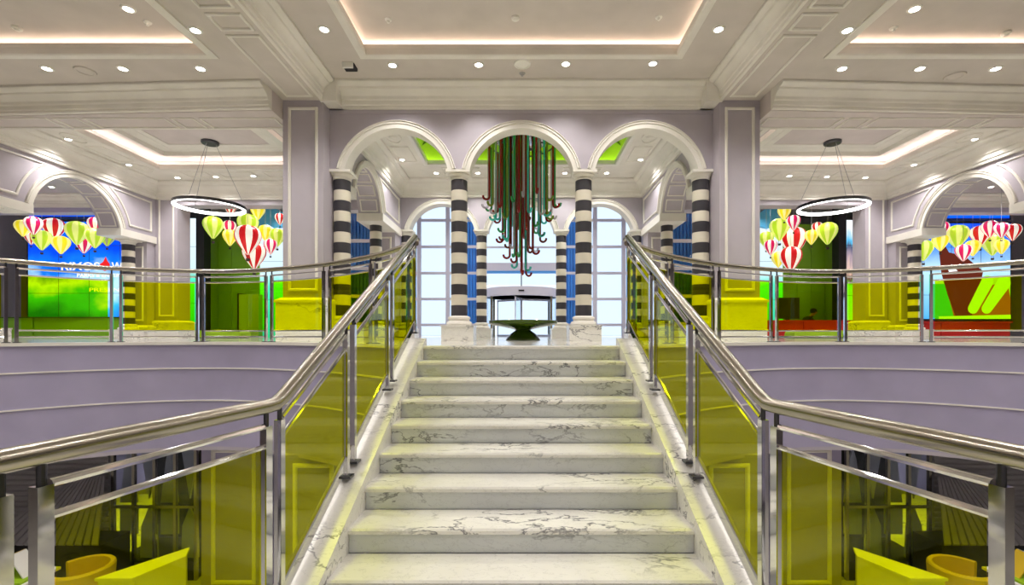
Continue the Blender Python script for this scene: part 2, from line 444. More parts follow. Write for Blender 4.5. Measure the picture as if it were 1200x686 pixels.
def archivolt(fn, c, n=0.0, ri=ARI, ro=ARO, zc=ARCZ, zb=CAPZ, back=-.02):
    da = math.asin((zb - zc) / ((ri+ro)/2)); w = ro - ri
    prof = [(ri, n+back), (ri, n+.03), (ri+w*.55, n+.03), (ri+w*.6, n+.05), (ri+w*.75, n+.05), (ri+w*.8, n+.035), (ri+w*.92, n+.06), (ro, n+.05), (ro, n+back)]
    return MB().ring(fn, (c, zc), prof, da, math.pi - da, 36)

# --- front arcade, between the two great piers
AY = 8.95
wf = empty('wall_arcade', (0, AY, CAPZ), 'lilac wall of three white rimmed arches facing the stairs', 'wall', kind='structure')
arch_wall(MB(), XZ(AY), (-2.365, 0, 2.365), -3.62, 3.62, CZ, 0, -.26).build('wall_face', 'lilac', wf)
for c in (-2.365, 0, 2.365):
    archivolt(XZ(AY), c, back=-.27).build('archivolt', 'cream', wf)
MB().sweep([(-3.64, AY), (3.64, AY)], crown_prof(4.37, CZ, .36), side=-1).build('crown', 'cream', wf)
MB().sweep([(-3.64, AY), (3.64, AY)], [(0,4.30),(.02,4.30),(.02,4.37),(0,4.37)], side=-1).build('frieze_bead', 'lilac', wf)

# --- second arcade
BY = 14.10
wb = empty('wall_arcade_rear', (0, BY, CAPZ), 'second lilac wall of arches behind the hanging canes', 'wall', kind='structure')
arch_wall(MB(), XZ(BY), (-2.365, 0, 2.365), -4.2, 4.2, GZ, 0, -.35).build('wall_face', 'lilac', wb)
for c in (-2.365, 0, 2.365): archivolt(XZ(BY), c, back=-.36).build('archivolt', 'cream', wb)
MB().sweep([(-3.6, BY), (3.6, BY)], crown_prof(4.2, GZ, .34), side=-1).build('crown', 'cream', wb)

# --- striped columns: one built, the rest copied
colm = {}
def col_meshes(r=.157):
    def me(name, mb, mat):
        m = mb.mesh(name, Vector((0,0,0))); m.materials.append(M[mat]); colm[name] = m
    b = MB(); b.box(-.3,.3,-.3,.3,0,.27).box(-.31,.31,-.31,.31,.27,.30); me('plinth', b, 'marble')
    me('base', MB().lathe([(.235,.30),(.25,.33),(.235,.37),(.2,.385),(.195,.41),(.215,.425),(.215,.455),(.19,.47),(r+.008,.48),(r,.485)], 28), 'cream')
    me('dark_band', MB().lathe([(r-.006,0),(r,.006),(r,.194),(r-.006,.2)], 28), 'dark_band')
    me('light_band', MB().lathe([(r-.006,0),(r,.006),(r,.211),(r-.006,.217)], 28), 'light_band')
    c = MB().lathe([(r,3.085),(r+.015,3.10),(r+.015,3.12),(r+.005,3.125),(r+.03,3.16),(r+.045,3.17),(r+.05,3.19),(r+.05,3.2)], 28)
    c.box(-.225,.225,-.225,.225,3.2,3.25); me('capital', c, 'cream')
col_meshes()
def column(x, y, label, group, z0=0, k=1):
    e = empty('striped_column', (x, y, z0), label, 'column', group); e.scale.z = k
    def put(n, z=0):
        o = bpy.data.objects.new(n, colm[n]); COL.objects.link(o); o.parent = e; o.location = (0,0,z)
    put('plinth'); put('base'); put('capital')
    z = 3.086
    for k in range(7):
        z -= .2; put('dark_band', z)
        if k < 6: z -= .2; o = None
        if k < 6:
            o = bpy.data.objects.new('light_band', colm['light_band']); COL.objects.link(o); o.parent = e; o.location = (0,0,z); o.scale = (1,1,.2/.217)
    return e
for s in (-1, 1):
    column(s*1.2, 9.14, 'black and white banded column of the front arcade just %s of the hanging canes' % SIDE[s], 'front arcade columns')
    column(s*3.46, 9.14, 'banded column against the %s great pier in the front arcade' % SIDE[s], 'front arcade columns')
    column(s*1.2, 14.28, 'smaller looking banded column %s of the revolving door' % SIDE[s], 'rear arcade columns')
    column(s*3.46, 14.28, 'banded column at the outer end of the rear arcade, %s side' % SIDE[s], 'rear arcade columns')
    column(s*3.92, 12.75, 'banded column carrying the panelled side arch, %s of the vestibule' % SIDE[s], 'vestibule side columns')
    column(s*11.42, 13.75, 'banded column beside the video wall arch, far %s' % SIDE[s], 'gallery side columns', k=.885)
    column(s*11.42, 10.02, 'banded column at the frame edge, near end of the %s side arch' % SIDE[s], 'gallery side columns', k=.885)

# --- great piers in front
def framed_pier(name, x0, x1, y0, y1, z0, z1, label, base=True, zb=.8, mat='lilac', kind='structure', fr=.1, pw=.05, sides=()):
    e = empty(name, ((x0+x1)/2, (y0+y1)/2, z0), label, 'pier', kind=kind)
    MB().box(x0, x1, y0, y1, z0, z1).build('shaft', mat, e)
    b0 = z0 + (zb if base else 0) + .12
    MB().loop(rect(x0+fr, x1-fr, b0, z1-.13), XZ(y0), pw, .03).build('panel_moulding', 'cream', e)
    for sx in sides:
        xx = x1 if sx > 0 else x0
        MB().loop(rect(y0+fr, y1-fr, b0, z1-.13), lambda u, v, n: (xx + sx*n, u, v), pw, .03).build('panel_moulding', 'cream', e)
    if base:
        g = .09
        MB().box(x0-g, x1+g, y0-g, y1+g, z0, z0+zb-.09).build('plinth', 'marble', e)
        MB().sweep([(x0,y0),(x1,y0),(x1,y1),(x0,y1)], [(0,z0+zb-.09),(g+.02,z0+zb-.09),(g+.02,z0+zb-.05),(g-.02,z0+zb-.03),(.03,z0+zb),(0,z0+zb)], closed=True, side=-1).build('plinth_cap', 'cream', e)
    return e
for s in (-1, 1):
    x0, x1 = sorted((s*3.62, s*4.36))
    framed_pier('pier', x0, x1, 8.65, 9.42, 0, SZ, 'tall lilac pier with cream framed panel, %s of the arches' % SIDE[s], zb=.8)
    x0, x1 = sorted((s*10.43, s*11.1))
    framed_pier('pier', x0, x1, 14.35, 14.9, 0, 4.75, 'lilac panelled pier at the back corner of the %s gallery' % SIDE[s], zb=.55)
    x0, x1 = sorted((s*11.12, s*11.75))
    framed_pier('pier', x0, x1, 14.05, 14.6, 0, 2.87, 'narrow panelled pier behind the banded column, %s gallery' % SIDE[s], zb=.4)
    x0, x1 = sorted((s*3.62, s*4.2))
    framed_pier('pier', x0, x1, 13.55, 14.1, 0, 3.05, 'narrow pier at the rear corner of the vestibule, %s side' % SIDE[s], zb=.4, base=False)

# --- side walls with one arch each (vestibule and galleries)
def side_arch_wall(s, X, yc, y0, y1, ztop, thick, name, label, yn0, yn1, crown_y, ARO=ARO, ARI=ARI, ARCZ=ARCZ, CAPZ=CAPZ):
    fn = lambda u, v, n: (s*(X - n), u, v)                       # n toward the axis
    e = empty(name, (s*X, yc, CAPZ), label, 'wall', kind='structure')
    arch_wall(MB(), fn, (yc,), y0, y1, ztop, 0, -thick, ARI+.02, ARCZ, CAPZ).build('wall_face', 'lilac', e)
    archivolt(fn, yc, 0, ARI, ARO, ARCZ, CAPZ).build('archivolt', 'cream', e)
    for a, b in ((y0, yc - ARI + .03), (yc + ARI - .03, y1)):
        MB().prism([(a,CAPZ-.2),(b,CAPZ-.2),(b,CAPZ-.13),(b,CAPZ),(a,CAPZ)], fn, .04, -thick-.04).build('impost', 'cream', e)
    Rp = ARO + .17; zt = ztop - .5 - .09; zl = CAPZ + .12
    a0 = math.asin((zl-ARCZ)/Rp); a1 = math.asin((zt-ARCZ)/Rp)
    arc = [(Rp*math.cos(a0+(a1-a0)*i/8), ARCZ+Rp*math.sin(a0+(a1-a0)*i/8)) for i in range(9)]
    for sg, yy in ((1, yn1), (-1, yn0)):
        if abs(yy-yc) < Rp*math.cos(a0) + .15: continue
        pl = [(yc + sg*u, v) for u, v in arc] + [(yy, zt), (yy, zl)]
        MB().loop(pl, fn, .055, .03).build('panel_moulding', 'cream', e)
    # panels on the inside of the arch
    Ri = ARI + .02; da = math.asin((CAPZ-ARCZ)/Ri); N = 7
    cyl = lambda u, v, n: fn(yc + (Ri-n)*math.cos(u/Ri), ARCZ + (Ri-n)*math.sin(u/Ri), -v)
    w = (math.pi-2*da)*Ri/N
    for k in range(N):
        u0 = da*Ri + k*w + .04; u1 = u0 + w - .08; v0, v1 = .09, thick-.07
        pl = [(u0,v0)] + [(u0+(u1-u0)*i/4, v0) for i in range(1,4)] + [(u1,v0),(u1,v1)] + [(u1-(u1-u0)*i/4, v1) for i in range(1,4)] + [(u0,v1)]
        MB().loop(pl, cyl, .03, .02).build('soffit_panel', 'cream', e)
    MB().sweep([(s*X, crown_y[0]), (s*X, crown_y[1])], crown_prof(ztop-.5, ztop, .34), side=s).build('crown', 'cream', e)
    return e
for s in (-1, 1):
    side_arch_wall(s, 3.60, 11.2, 9.22, 14.1, GZ, .6, 'wall_vestibule_' + SIDE[s], 'white %s side wall of the vestibule with a panelled arch' % SIDE[s], 9.6, 13.9, (9.22, 14.1))
    side_arch_wall(s, 11.1, 11.9, 8.9, 14.4, GZ, .6, 'wall_gallery_' + SIDE[s], 'lilac %s gallery side wall with cream panels and a wide arch' % SIDE[s], 9.1, 14.2, (8.9, 14.35), 1.36, 1.2, 2.82, 3.07)

# --- back wall of galleries: header over the shop opening, window bay beside the vestibule
for s in (-1, 1):
    e = empty('wall_gallery_back_' + SIDE[s], (s*8.5, 14.35, 4.05), 'lilac header above the %s shop opening' % SIDE[s], 'wall', kind='structure')
    x0, x1 = sorted((s*6.9, s*10.43))
    MB().box(x0, x1, 14.35, 14.8, 4.05, 5.4).build('header', 'lilac', e)
    MB().sweep([(s*4.2, 14.35), (s*11.1, 14.35)], crown_prof(4.2, GZ, .34), side=-s).build('crown', 'cream', e)
    x0, x1 = sorted((s*6.6, s*7.2)); MB().box(x0, x1, 14.36, 24, 0, 5.4).build('return_wall', 'lilac', e)
    x0, x1 = sorted((s*4.2, s*6.6)); MB().box(x0, x1, 14.4, 14.7, 3.95, 4.75).build('lintel', 'lilac', e)
    MB().box(x0, x1, 14.4, 14.7, 0, .4).build('sill_wall', 'lilac', e)

# --- shells of the rooms (mostly hidden)
MB().box(-22, 22, -8, 14.5, 6.6, 6.8).box(-5.9, 5.9, 14.5, 22, 6.6, 6.8).build('ceiling_slab', 'ceiling', label='building slab above all ceilings, added to block sky light', cat='ceiling', kind='structure')  # slab added to keep sky light out, left open beside the porch
for s in (-1, 1):
    x0, x1 = sorted((s*20, s*20.2))
    MB().box(x0, x1, -8, 30, LOW, 6.6).build('wall_outer_' + SIDE[s], 'lilac', label='outer %s wall of the hall' % SIDE[s], cat='wall', kind='structure')
    x0, x1 = sorted((s*6.7, s*20))
    MB().box(x0, x1, 24, 24.2, 0, 6.6).build('wall_shop_back_' + SIDE[s], 'lilac', label='back wall of the %s shop behind the screens' % SIDE[s], cat='wall', kind='structure')
    x0, x1 = sorted((s*6.9, s*20))
    MB().box(x0, x1, 14.8, 24, 5.3, 5.4).build('ceiling_shop_' + SIDE[s], 'lilac', label='shop ceiling over the balloons, %s side' % SIDE[s], cat='ceiling', kind='structure')
    x0, x1 = sorted((s*11.7, s*20))
    o = MB(); o.box(x0, x1, 8.9, 14.8, 4.5, 4.6); o.build('ceiling_side_room_' + SIDE[s], 'lilac', label='lilac ceiling beyond the %s gallery arch' % SIDE[s], cat='ceiling', kind='structure')
    e = empty('wall_shop_beam_' + SIDE[s], (s*15, 14.9, 4.1), 'lilac beam with cream crown above the %s video wall' % SIDE[s], 'beam', kind='structure')
    MB().box(x0, x1, 14.9, 15.3, 3.98, 5.3).build('beam', 'fascia', e)
    MB().sweep([(s*11.7, 14.9), (s*20, 14.9)], crown_prof(4.12, 4.5, .3), side=-s).build('crown', 'cream', e)
    MB().box(x0, x1, 8.8, 8.9, 0, 4.6).build('wall_side_room_' + SIDE[s], 'lilac', label='near wall of the room beyond the %s gallery arch' % SIDE[s], cat='wall', kind='structure')
    MB().prism([(s*4.2,14.46),(s*4.35,14.46),(s*5.8,22),(s*5.62,22)], XYZ, 0, 6.6).build('wall_porch_' + SIDE[s], 'lilac', label='porch side wall, %s of the revolving door' % SIDE[s], cat='wall', kind='structure')
MB().box(-5.7, 5.7, 14.12, 14.45, GZ, 6.6).build('wall_porch_upper', 'lilac', label='wall above the rear arcade facing the porch', cat='wall', kind='structure')
MB().box(-20, 20, -8.2, -8, LOW, 6.6).build('wall_rear', 'lilac', label='rear wall of the hall behind the landing', cat='wall', kind='structure')
# lower lobby walls
MB().box(-20, 20, 13.4, 13.6, LOW, -1.8).build('wall_lower_back', 'fascia', label='lilac back wall of the lower lobby', cat='wall', kind='structure')

# ------------------------------------------------------------------ ceilings
def coffer(e, x0, x1, y0, y1, zc, rise, led='led', lip=.19, ledge=.34, ceil_mat='ceiling'):
    P = [(x0,y0),(x1,y0),(x1,y1),(x0,y1)]
    prof = [(.13,zc),(.13,zc-.025),(.10,zc-.035),(.02,zc-.035),(0,zc-.02),(0,zc+.05),(.03,zc+.06),(.03,zc+.10),(.055,zc+.12),(.055,zc+lip-.01),(.075,zc+lip),(ledge,zc+lip),(ledge,zc+lip-.04),(.13,zc+lip-.04)]
    MB().sweep(P, prof, closed=True, side=-1).build('coffer_moulding', 'cream', e)
    MB().sweep(P, [(ledge,zc+lip-.04),(ledge,zc+rise),(ledge+.05,zc+rise),(ledge+.05,zc+lip-.04)], closed=True, side=-1).build('coffer_side', ceil_mat, e)
    MB().box(x0-ledge-.05, x1+ledge+.05, y0-ledge-.05, y1+ledge+.05, zc+rise, zc+rise+.05).build('coffer_top', ceil_mat, e)
    if led:
        MB().sweep(P, [(ledge-.12,zc+lip+.004),(ledge-.08,zc+lip+.004),(ledge-.08,zc+lip+.02),(ledge-.12,zc+lip+.02)], closed=True, side=-1).build('led_strip', led, e)
def slab_hole(mb, X0, X1, Y0, Y1, x0, x1, y0, y1, z, t=.06):
    mb.box(X0, X1, Y0, y0, z, z+t).box(X0, X1, y1, Y1, z, z+t).box(X0, x0, y0, y1, z, z+t).box(x1, X1, y0, y1, z, z+t); return mb

# central bay
ce = empty('ceiling', (0, 4, CZ), 'pale central ceiling with a deep lit coffer over the stairs', 'ceiling', kind='structure')
slab_hole(MB(), -3.65, 3.65, -8, 9.0, -2.69+.05, 2.69-.05, -3.57, 7.94-.05, CZ).build('ceiling_board', 'ceiling', ce)
coffer(ce, -2.69+.12, 2.69-.12, -3.5, 7.94-.12, CZ, RC, 'led_warm')
for s in (-1, 1):
    # beam between central and side bays
    be = empty('ceiling_beam_' + SIDE[s], (s*3.95, 4, SZ), 'long cream ceiling beam with framed panels running toward the %s pier' % SIDE[s], 'beam', kind='structure')
    x0, x1 = sorted((s*3.66, s*4.36)); MB().box(x0, x1, -8, 9.0, SZ, CZ+.02).build('beam_body', 'ceiling', be)
    MB().sweep([(s*3.66, -8), (s*3.66, 8.95)], crown_prof(SZ-.02, CZ, .26), side=s).build('crown', 'cream', be)
    dn = lambda u, v, n: (u, v, SZ - n)
    x0, x1 = sorted((s*3.74, s*4.22))
    y = 8.5
    for L in (1.75, .36, 1.75, .36, 1.75, .36, 1.75):
        MB().loop(rect(x0, x1, y-L, y), dn, .045, .025).build('panel_moulding', 'cream', be); y -= L + .1
    # corner block on top of the pier
    cb = MB(); xa, xb = sorted((s*3.36, s*3.66)); cb.box(xa, xb, 8.58, 8.95, 4.37, CZ).build('crown_block', 'cream', be)
    # side bay ceiling
    sc_ = empty('ceiling_bay_' + SIDE[s], (s*8, 4, SZ), 'pale %s bay ceiling with a coffer and downlights' % SIDE[s], 'ceiling', kind='structure')
    X0, X1 = sorted((s*4.36, s*20)); a, b = sorted((s*4.80, s*11.2))
    slab_hole(MB(), X0, X1, -8, 9.0, a-.07, b+.07, -2.57, 7.25, SZ).build('ceiling_board', 'ceiling', sc_)
    coffer(sc_, a, b, -2.5, 7.18, SZ, RC, 'led_warm')
    # header between bay and gallery
    hd = empty('wall_header_' + SIDE[s], (s*8, 8.6, HZ), 'deep cream header with crown over the %s gallery' % SIDE[s], 'beam', kind='structure')
    fy = lambda x: 8.28 + (abs(x)-4.36)*.045
    MB().prism([(s*4.365, fy(4.365)), (s*13, fy(13)), (s*13, 9.02), (s*4.365, 9.02)], XYZ, HZ, SZ-.001).build('header_body', 'panel', hd)
    MB().sweep([(s*4.365, fy(4.365)), (s*13, fy(13))], crown_prof(HZ+.01, SZ-.002, .36), side=-s).build('crown', 'cream', hd)
    hn = lambda u, v, n: (u, v, HZ - n)
    for u0, u1 in ((4.46,5.84),(5.94,6.36),(6.46,7.95),(8.05,8.5),(8.6,10.1),(10.2,10.65)):
        a, b = sorted((s*u0, s*u1))
        MB().loop(rect(a, b, 8.55, 8.98), hn, .035, .02).build('panel_moulding', 'cream', hd)
    MB().box(min(s*4.36,s*13), max(s*4.36,s*13), 9.0, 9.06, HZ, GZ+.3).build('header_back', 'cream', hd)
    # gallery ceiling
    g = empty('ceiling_gallery_' + SIDE[s], (s*8, 11.5, GZ), 'cream %s gallery ceiling with stepped tray and hidden strip light' % SIDE[s], 'ceiling', kind='structure')
    X0, X1 = sorted((s*4.2, s*11.2)); a, b = sorted((s*5.5, s*9.95))
    slab_hole(MB(), X0, X1, 9.05, 14.4, a-.07, b+.07, 9.68, 13.07, GZ, .04).build('ceiling_board', 'cream', g)
    coffer(g, a, b, 9.75, 13.0, GZ, .30, 'led', lip=.06, ledge=.3, ceil_mat='panel')
    xa, xb = a + .42, b - .42; ya, yb = 10.15, 12.6
    t = MB(); P = [(xa,ya),(xb,ya),(xb,yb),(xa,yb)]
    t.sweep(P, [(0,GZ+.18),(0,GZ+.3),(.5,GZ+.3),(.5,GZ+.28),(.04,GZ+.28),(.04,GZ+.18)], closed=True, side=1); t.build('tray_frame', 'cream', g)
    MB().loop(rect(xa+.3, xb-.3, ya+.25, yb-.25), lambda u, v, n: (u, v, GZ+.3-n), .06, .03).build('tray_moulding', 'cream', g)
    gd = lambda u, v, n: (u, v, GZ - n)
    u0, u1 = sorted((s*10.18, s*10.62)); cxm = (u0+u1)/2
    for v0, v1 in ((9.4,10.5),(11.5,12.5)): MB().loop(rect(u0, u1, v0, v1), gd, .03, .02).build('panel_moulding', 'cream', g)
    for cy_ in (11.0, 13.0):
        el = [(cxm + .2*math.cos(2*math.pi*i/20), cy_ + .3*math.sin(2*math.pi*i/20)) for i in range(20)]
        MB().loop(el, gd, .03, .02).build('medallion', 'cream', g)
        MB().lathe([(.0,GZ-.03),(.06,GZ-.025),(.09,GZ-.01),(.1,GZ)], 14, (cxm, cy_, 0)).build('medallion_boss', 'cream', g)
    for i, (u0, u1) in enumerate(((9.6,8.9),(8.6,7.6),(7.3,6.3),(6.0,5.2))):
        a2, b2 = sorted((s*u0, s*u1)); MB().loop(rect(a2, b2, 13.3, 13.75), gd, .03, .02).build('panel_moulding', 'cream', g)

# vestibule ceiling with the green dome
ve = empty('ceiling_vestibule', (0, 11.7, GZ), 'white panelled vestibule ceiling around a green lit dome', 'ceiling', kind='structure')
slab_hole(MB(), -3.7, 3.7, 9.2, 14.2, -2.51, 2.51, 10.09, 12.68, GZ, .05).build('ceiling_board', 'cream', ve)
vd = lambda u, v, n: (u, v, GZ - n)
MB().loop(rect(-2.62, 2.62, 9.98, 12.79), vd, .1, .03).build('dome_frame', 'white_gloss', ve)
for s in (-1, 1):
    u0, u1 = sorted((s*2.75, s*3.2)); cm = (u0+u1)/2
    for v0, v1 in ((9.7,10.4),(11.5,12.5)): MB().loop(rect(u0, u1, v0, v1), vd, .03, .02).build('panel_moulding', 'cream', ve)
    el = [(cm + .19*math.cos(2*math.pi*i/20), 10.95 + .34*math.sin(2*math.pi*i/20)) for i in range(20)]
    MB().loop(el, vd, .03, .02).build('medallion', 'cream', ve)
    MB().lathe([(.0,GZ-.03),(.06,GZ-.025),(.09,GZ-.01),(.1,GZ)], 14, (cm, 10.95, 0)).build('medallion_boss', 'cream', ve)
    for a, b in ((.25,.95),(1.15,2.2)):
        u0, u1 = sorted((s*a, s*b)); MB().loop(rect(u0, u1, 12.95, 13.45), vd, .03, .02).build('panel_moulding', 'cream', ve)
# dome: elliptic vault above a ledge, with ribs
dome = MB(); nu, nv = 24, 16
def dz(x, y): return max(0, (1 - (x/2.75)**4)) ** .5 * max(0, (1 - ((y-11.385)/1.55)**4)) ** .5
vs = [(-2.75+5.5*i/nu, 9.835+3.1*j/nv, GZ+.12+.75*dz(-2.75+5.5*i/nu, 9.835+3.1*j/nv)) for j in range(nv+1) for i in range(nu+1)]
dome.add(vs, [(j*(nu+1)+i, j*(nu+1)+i+1, (j+1)*(nu+1)+i+1, (j+1)*(nu+1)+i) for j in range(nv) for i in range(nu)])
dome.build('dome', 'green_dome', ve)
MB().sweep([(-2.5,10.1),(2.5,10.1),(2.5,12.67),(-2.5,12.67)], [(0,GZ),(0,GZ+.1),(.32,GZ+.1),(.32,GZ+.06),(.02,GZ+.06),(.02,GZ)], closed=True, side=-1).build('dome_ledge', 'white_gloss', ve)
MB().sweep([(-2.5,10.1),(2.5,10.1),(2.5,12.67),(-2.5,12.67)], [(.12,GZ+.105),(.17,GZ+.105),(.17,GZ+.13),(.12,GZ+.13)], closed=True, side=-1).build('led_strip', 'led_green', ve)
for x in (-1.9,-1.1,-.37,.37,1.1,1.9):
    MB().tube([(x, y, GZ+.10+.75*dz(x,y)) for y in [9.9+2.97*i/14 for i in range(15)]], .025, 6).build('dome_rib', 'dome_rib', ve)
for y in (10.4, 11.385, 12.37):
    MB().tube([(x, y, GZ+.10+.75*dz(x,y)) for x in [-2.65+5.3*i/20 for i in range(21)]], .025, 6).build('dome_rib', 'dome_rib', ve)

# ------------------------------------------------------------------ downlights
lens_me = MB().lathe([(0,-.012),(.058,-.012),(.06,-.006),(.06,0)], 18).mesh('lens', Vector((0,0,0))); lens_me.materials.append(M['lamp_white'])
trim_me = MB().lathe([(.06,-.004),(.062,-.016),(.085,-.012),(.092,0),(.06,0)], 18, closed=True).mesh('trim_ring', Vector((0,0,0))); trim_me.materials.append(M['white_gloss'])
spot = bpy.data.lights.new('downlight', 'SPOT'); spot.energy = DOWN_W; spot.color = (1, .96, .92); spot.spot_size = R(125); spot.spot_blend = .8; spot.shadow_soft_size = .06
spots = {1: spot}
def spot_of(w):
    if w not in spots: spots[w] = spot.copy(); spots[w].energy = DOWN_W * w
    return spots[w]
def downlight(x, y, z, label, group, w=1):
    e = empty('downlight', (x, y, z), label, 'downlight', group)
    for n, me in (('lens', lens_me), ('trim_ring', trim_me)):
        o = bpy.data.objects.new(n, me); COL.objects.link(o); o.parent = e
    l = bpy.data.objects.new('bulb', spot_of(w)); COL.objects.link(l); l.parent = e; l.location = (0,0,-.03)
def on_ceiling(x, y, z): d = (z - EYE) * F / (CY - y); return lat(x, d), d
for i, (x, y) in enumerate([(460,76),(561,75.5),(663,74.5),(765,74)]):
    X, Y = on_ceiling(x, y, CZ); downlight(X, Y, CZ, 'round downlight before the central crown, %s from the left pier' % ORD[i], 'central downlights')
for s, nm in ((-1,'left'),(1,'right')):
    for k, y in enumerate((7.2, 4.8, 2.4, 0, -2.4)):  # first pair is in view; the rows behind it are added for illumination
        downlight(s*3.0, y, CZ, ('round downlight on the central ceiling beside the %s beam' % nm) if k == 0 else '%s downlight back along the %s beam, unseen, added for light' % (ORD[k], nm), 'central downlights', 1.25)
    for i, x in enumerate((235, 144, 55)):
        x = x if s < 0 else 2*CX - x
        X, Y = on_ceiling(x, 80, SZ); downlight(X, Y, SZ, 'downlight over the %s gallery header, %s out from the pier' % (nm, ORD[i]), 'bay downlights')
    for k, y in enumerate((6.65, 4.2, 1.8)):  # only the first is in view; the others are added light
        downlight(s*4.58, y, SZ, 'downlight between the %s beam panels and coffer, %s from the pier, added past the first' % (nm, ORD[k]), 'bay downlights', .6)
    for i, (x, y) in enumerate(((5.5,6.62),(7.7,6.3),(5.5,4.2),(7.7,4.2),(9.8,4.2),(5.5,1.6),(7.7,1.6),(9.8,1.6),(6.6,-1),(8.8,-1))):  # first one is in view; the rest are added to light the fascia
        downlight(s*x, y, SZ+RC, 'downlight inside the %s bay coffer, %s from the pier, added past the first' % (nm, ORD[i]), 'coffer downlights', .3 if x < 6 else 1.0)
    for i, x in enumerate((.9, 2.2)):  # unseen lamps added as frontal light on the risers
        downlight(s*x, -4.6, CZ, 'added unseen downlight over the rear of the landing, %s %s of the axis' % (ORD[i], nm), 'central downlights', 1.5)
    for i, (x, y) in enumerate([(80,163),(151,193),(208,208),(253,207),(297,206)]):
        d = (GZ-EYE)*F/(CY-y); X = lat(x, d)
        downlight(-s*X if s > 0 else X, d, GZ, 'downlight of the %s gallery, %s along from the side arch' % (nm, ORD[i]), 'gallery downlights')
    for i, (x, y) in enumerate([(471,187),(511,202.6),(560,202.6)]):
        d = (GZ-EYE)*F/(CY-y); X = lat(x, d); downlight(-s*X if s > 0 else X, d, GZ, 'vestibule downlight beside the green dome, %s from the %s wall' % (ORD[i], nm), 'vestibule downlights')
    downlight(s*13.4, 12.6, 4.5, 'downlight seen through the %s gallery arch' % nm, 'side room downlights')
    for i, (x, y) in enumerate(((12.5,14.0),(13.9,14.0),(15.3,14.0),(16.7,14.0))): downlight(s*x, y, 4.5, 'added side room downlight before the %s beam, %s from the arch' % (nm, ORD[i]), 'side room downlights')  # added to brighten the beam and its crown
    downlight(s*15.5, 11.4, 4.5, 'downlight deep in the room past the %s gallery arch' % nm, 'side room downlights')
# small ceiling fittings
def fitting(name, x, y, z, prof, mat, label, cat, seg=18, ex=1):
    X, Y = on_ceiling(x, y, z); m = MB().lathe([(r, z+h) for r, h in prof], seg, (X, Y, 0)); m.build(name, mat, label=label, cat=cat)
det = [(0,-.05),(.03,-.05),(.035,-.035),(.06,-.03),(.065,-.012),(.06,0)]
spk = [(0,-.012),(.10,-.014),(.105,-.02),(.14,-.018),(.15,0)]
spr = [(0,-.05),(.02,-.05),(.022,-.02),(.05,-.012),(.055,0)]
fitting('ceiling_speaker', 612, 75, CZ, spk, 'white_gloss', 'round flush speaker midway along the central downlight row', 'speaker')
fitting('sprinkler', 612, 86, CZ, spr, 'grey_metal', 'small sprinkler head just behind the central ceiling speaker', 'sprinkler')
fitting('smoke_detector', 604, 20.5, CZ+RC, det, 'white_gloss', 'smoke detector in the middle of the central coffer', 'detector')
fitting('sprinkler', 455, 23, CZ+RC, spr, 'white_gloss', 'sprinkler head in the left part of the central coffer', 'sprinkler')
fitting('sprinkler', 772, 20, CZ+RC, spr, 'white_gloss', 'sprinkler head in the right part of the central coffer', 'sprinkler')
fitting('smoke_detector', 20, 32, SZ+RC, det, 'white_gloss', 'smoke detector in the left bay coffer', 'detector')
fitting('sprinkler', 173, 26, SZ+RC, spr, 'white_gloss', 'sprinkler head in the left bay coffer', 'sprinkler')
fitting('ceiling_speaker', 100, 83, SZ, spk, 'ceiling', 'flush oval looking speaker between left bay downlights', 'speaker')
fitting('sprinkler', 1047, 33, SZ+RC, spr, 'white_gloss', 'sprinkler head in the right bay coffer', 'sprinkler')
fitting('smoke_detector', 1179, 38, SZ+RC, det, 'white_gloss', 'smoke detector in the right bay coffer', 'detector')
fitting('ceiling_speaker', 1119, 89, SZ, spk, 'ceiling', 'flush oval looking speaker between right bay downlights', 'speaker')
X, Y = on_ceiling(410, 77, CZ)
e = empty('ceiling_sensor', (X, Y, CZ), 'small white box sensor with dark recess near the left beam', 'sensor')
MB().box(X-.1, X+.1, Y-.08, Y+.1, CZ-.05, CZ).build('body', 'dark', e); MB().box(X-.09, X+.085, Y-.12, Y-.075, CZ-.09, CZ).build('cover', 'white_gloss', e)

# ------------------------------------------------------------------ ring lamps
for s in (-1, 1):
    c = Vector((s*7.86, 11.95, 3.33)); top = GZ + .298
    e = empty('ring_pendant', c, 'large black ring pendant lamp glowing underneath, %s gallery' % SIDE[s], 'pendant lamp', 'ring pendant lamps')
    MB().lathe([(.765,.0),(.765,.075),(.80,.075),(.80,0)], 64, c, closed=True).build('ring', 'dark_steel', e)
    MB().lathe([(.735,-.012),(.735,.06),(.764,.06),(.764,-.002),(.79,-.002),(.79,-.012)], 64, c, closed=True).build('diffuser', 'ring_led', e)
    MB().lathe([(0,top-c.z-.07),(.18,top-c.z-.07),(.2,top-c.z-.05),(.2,top-c.z)], 28, c).build('canopy', 'dark_steel', e)
    for a in (30, 150, 270):
        p = c + Vector((.78*math.cos(R(a)), .78*math.sin(R(a)), .07))
        MB().tube([p, c + Vector((.12*math.cos(R(a)), .12*math.sin(R(a)), top-c.z-.06))], .006, 6).build('cable', 'grey_metal', e)

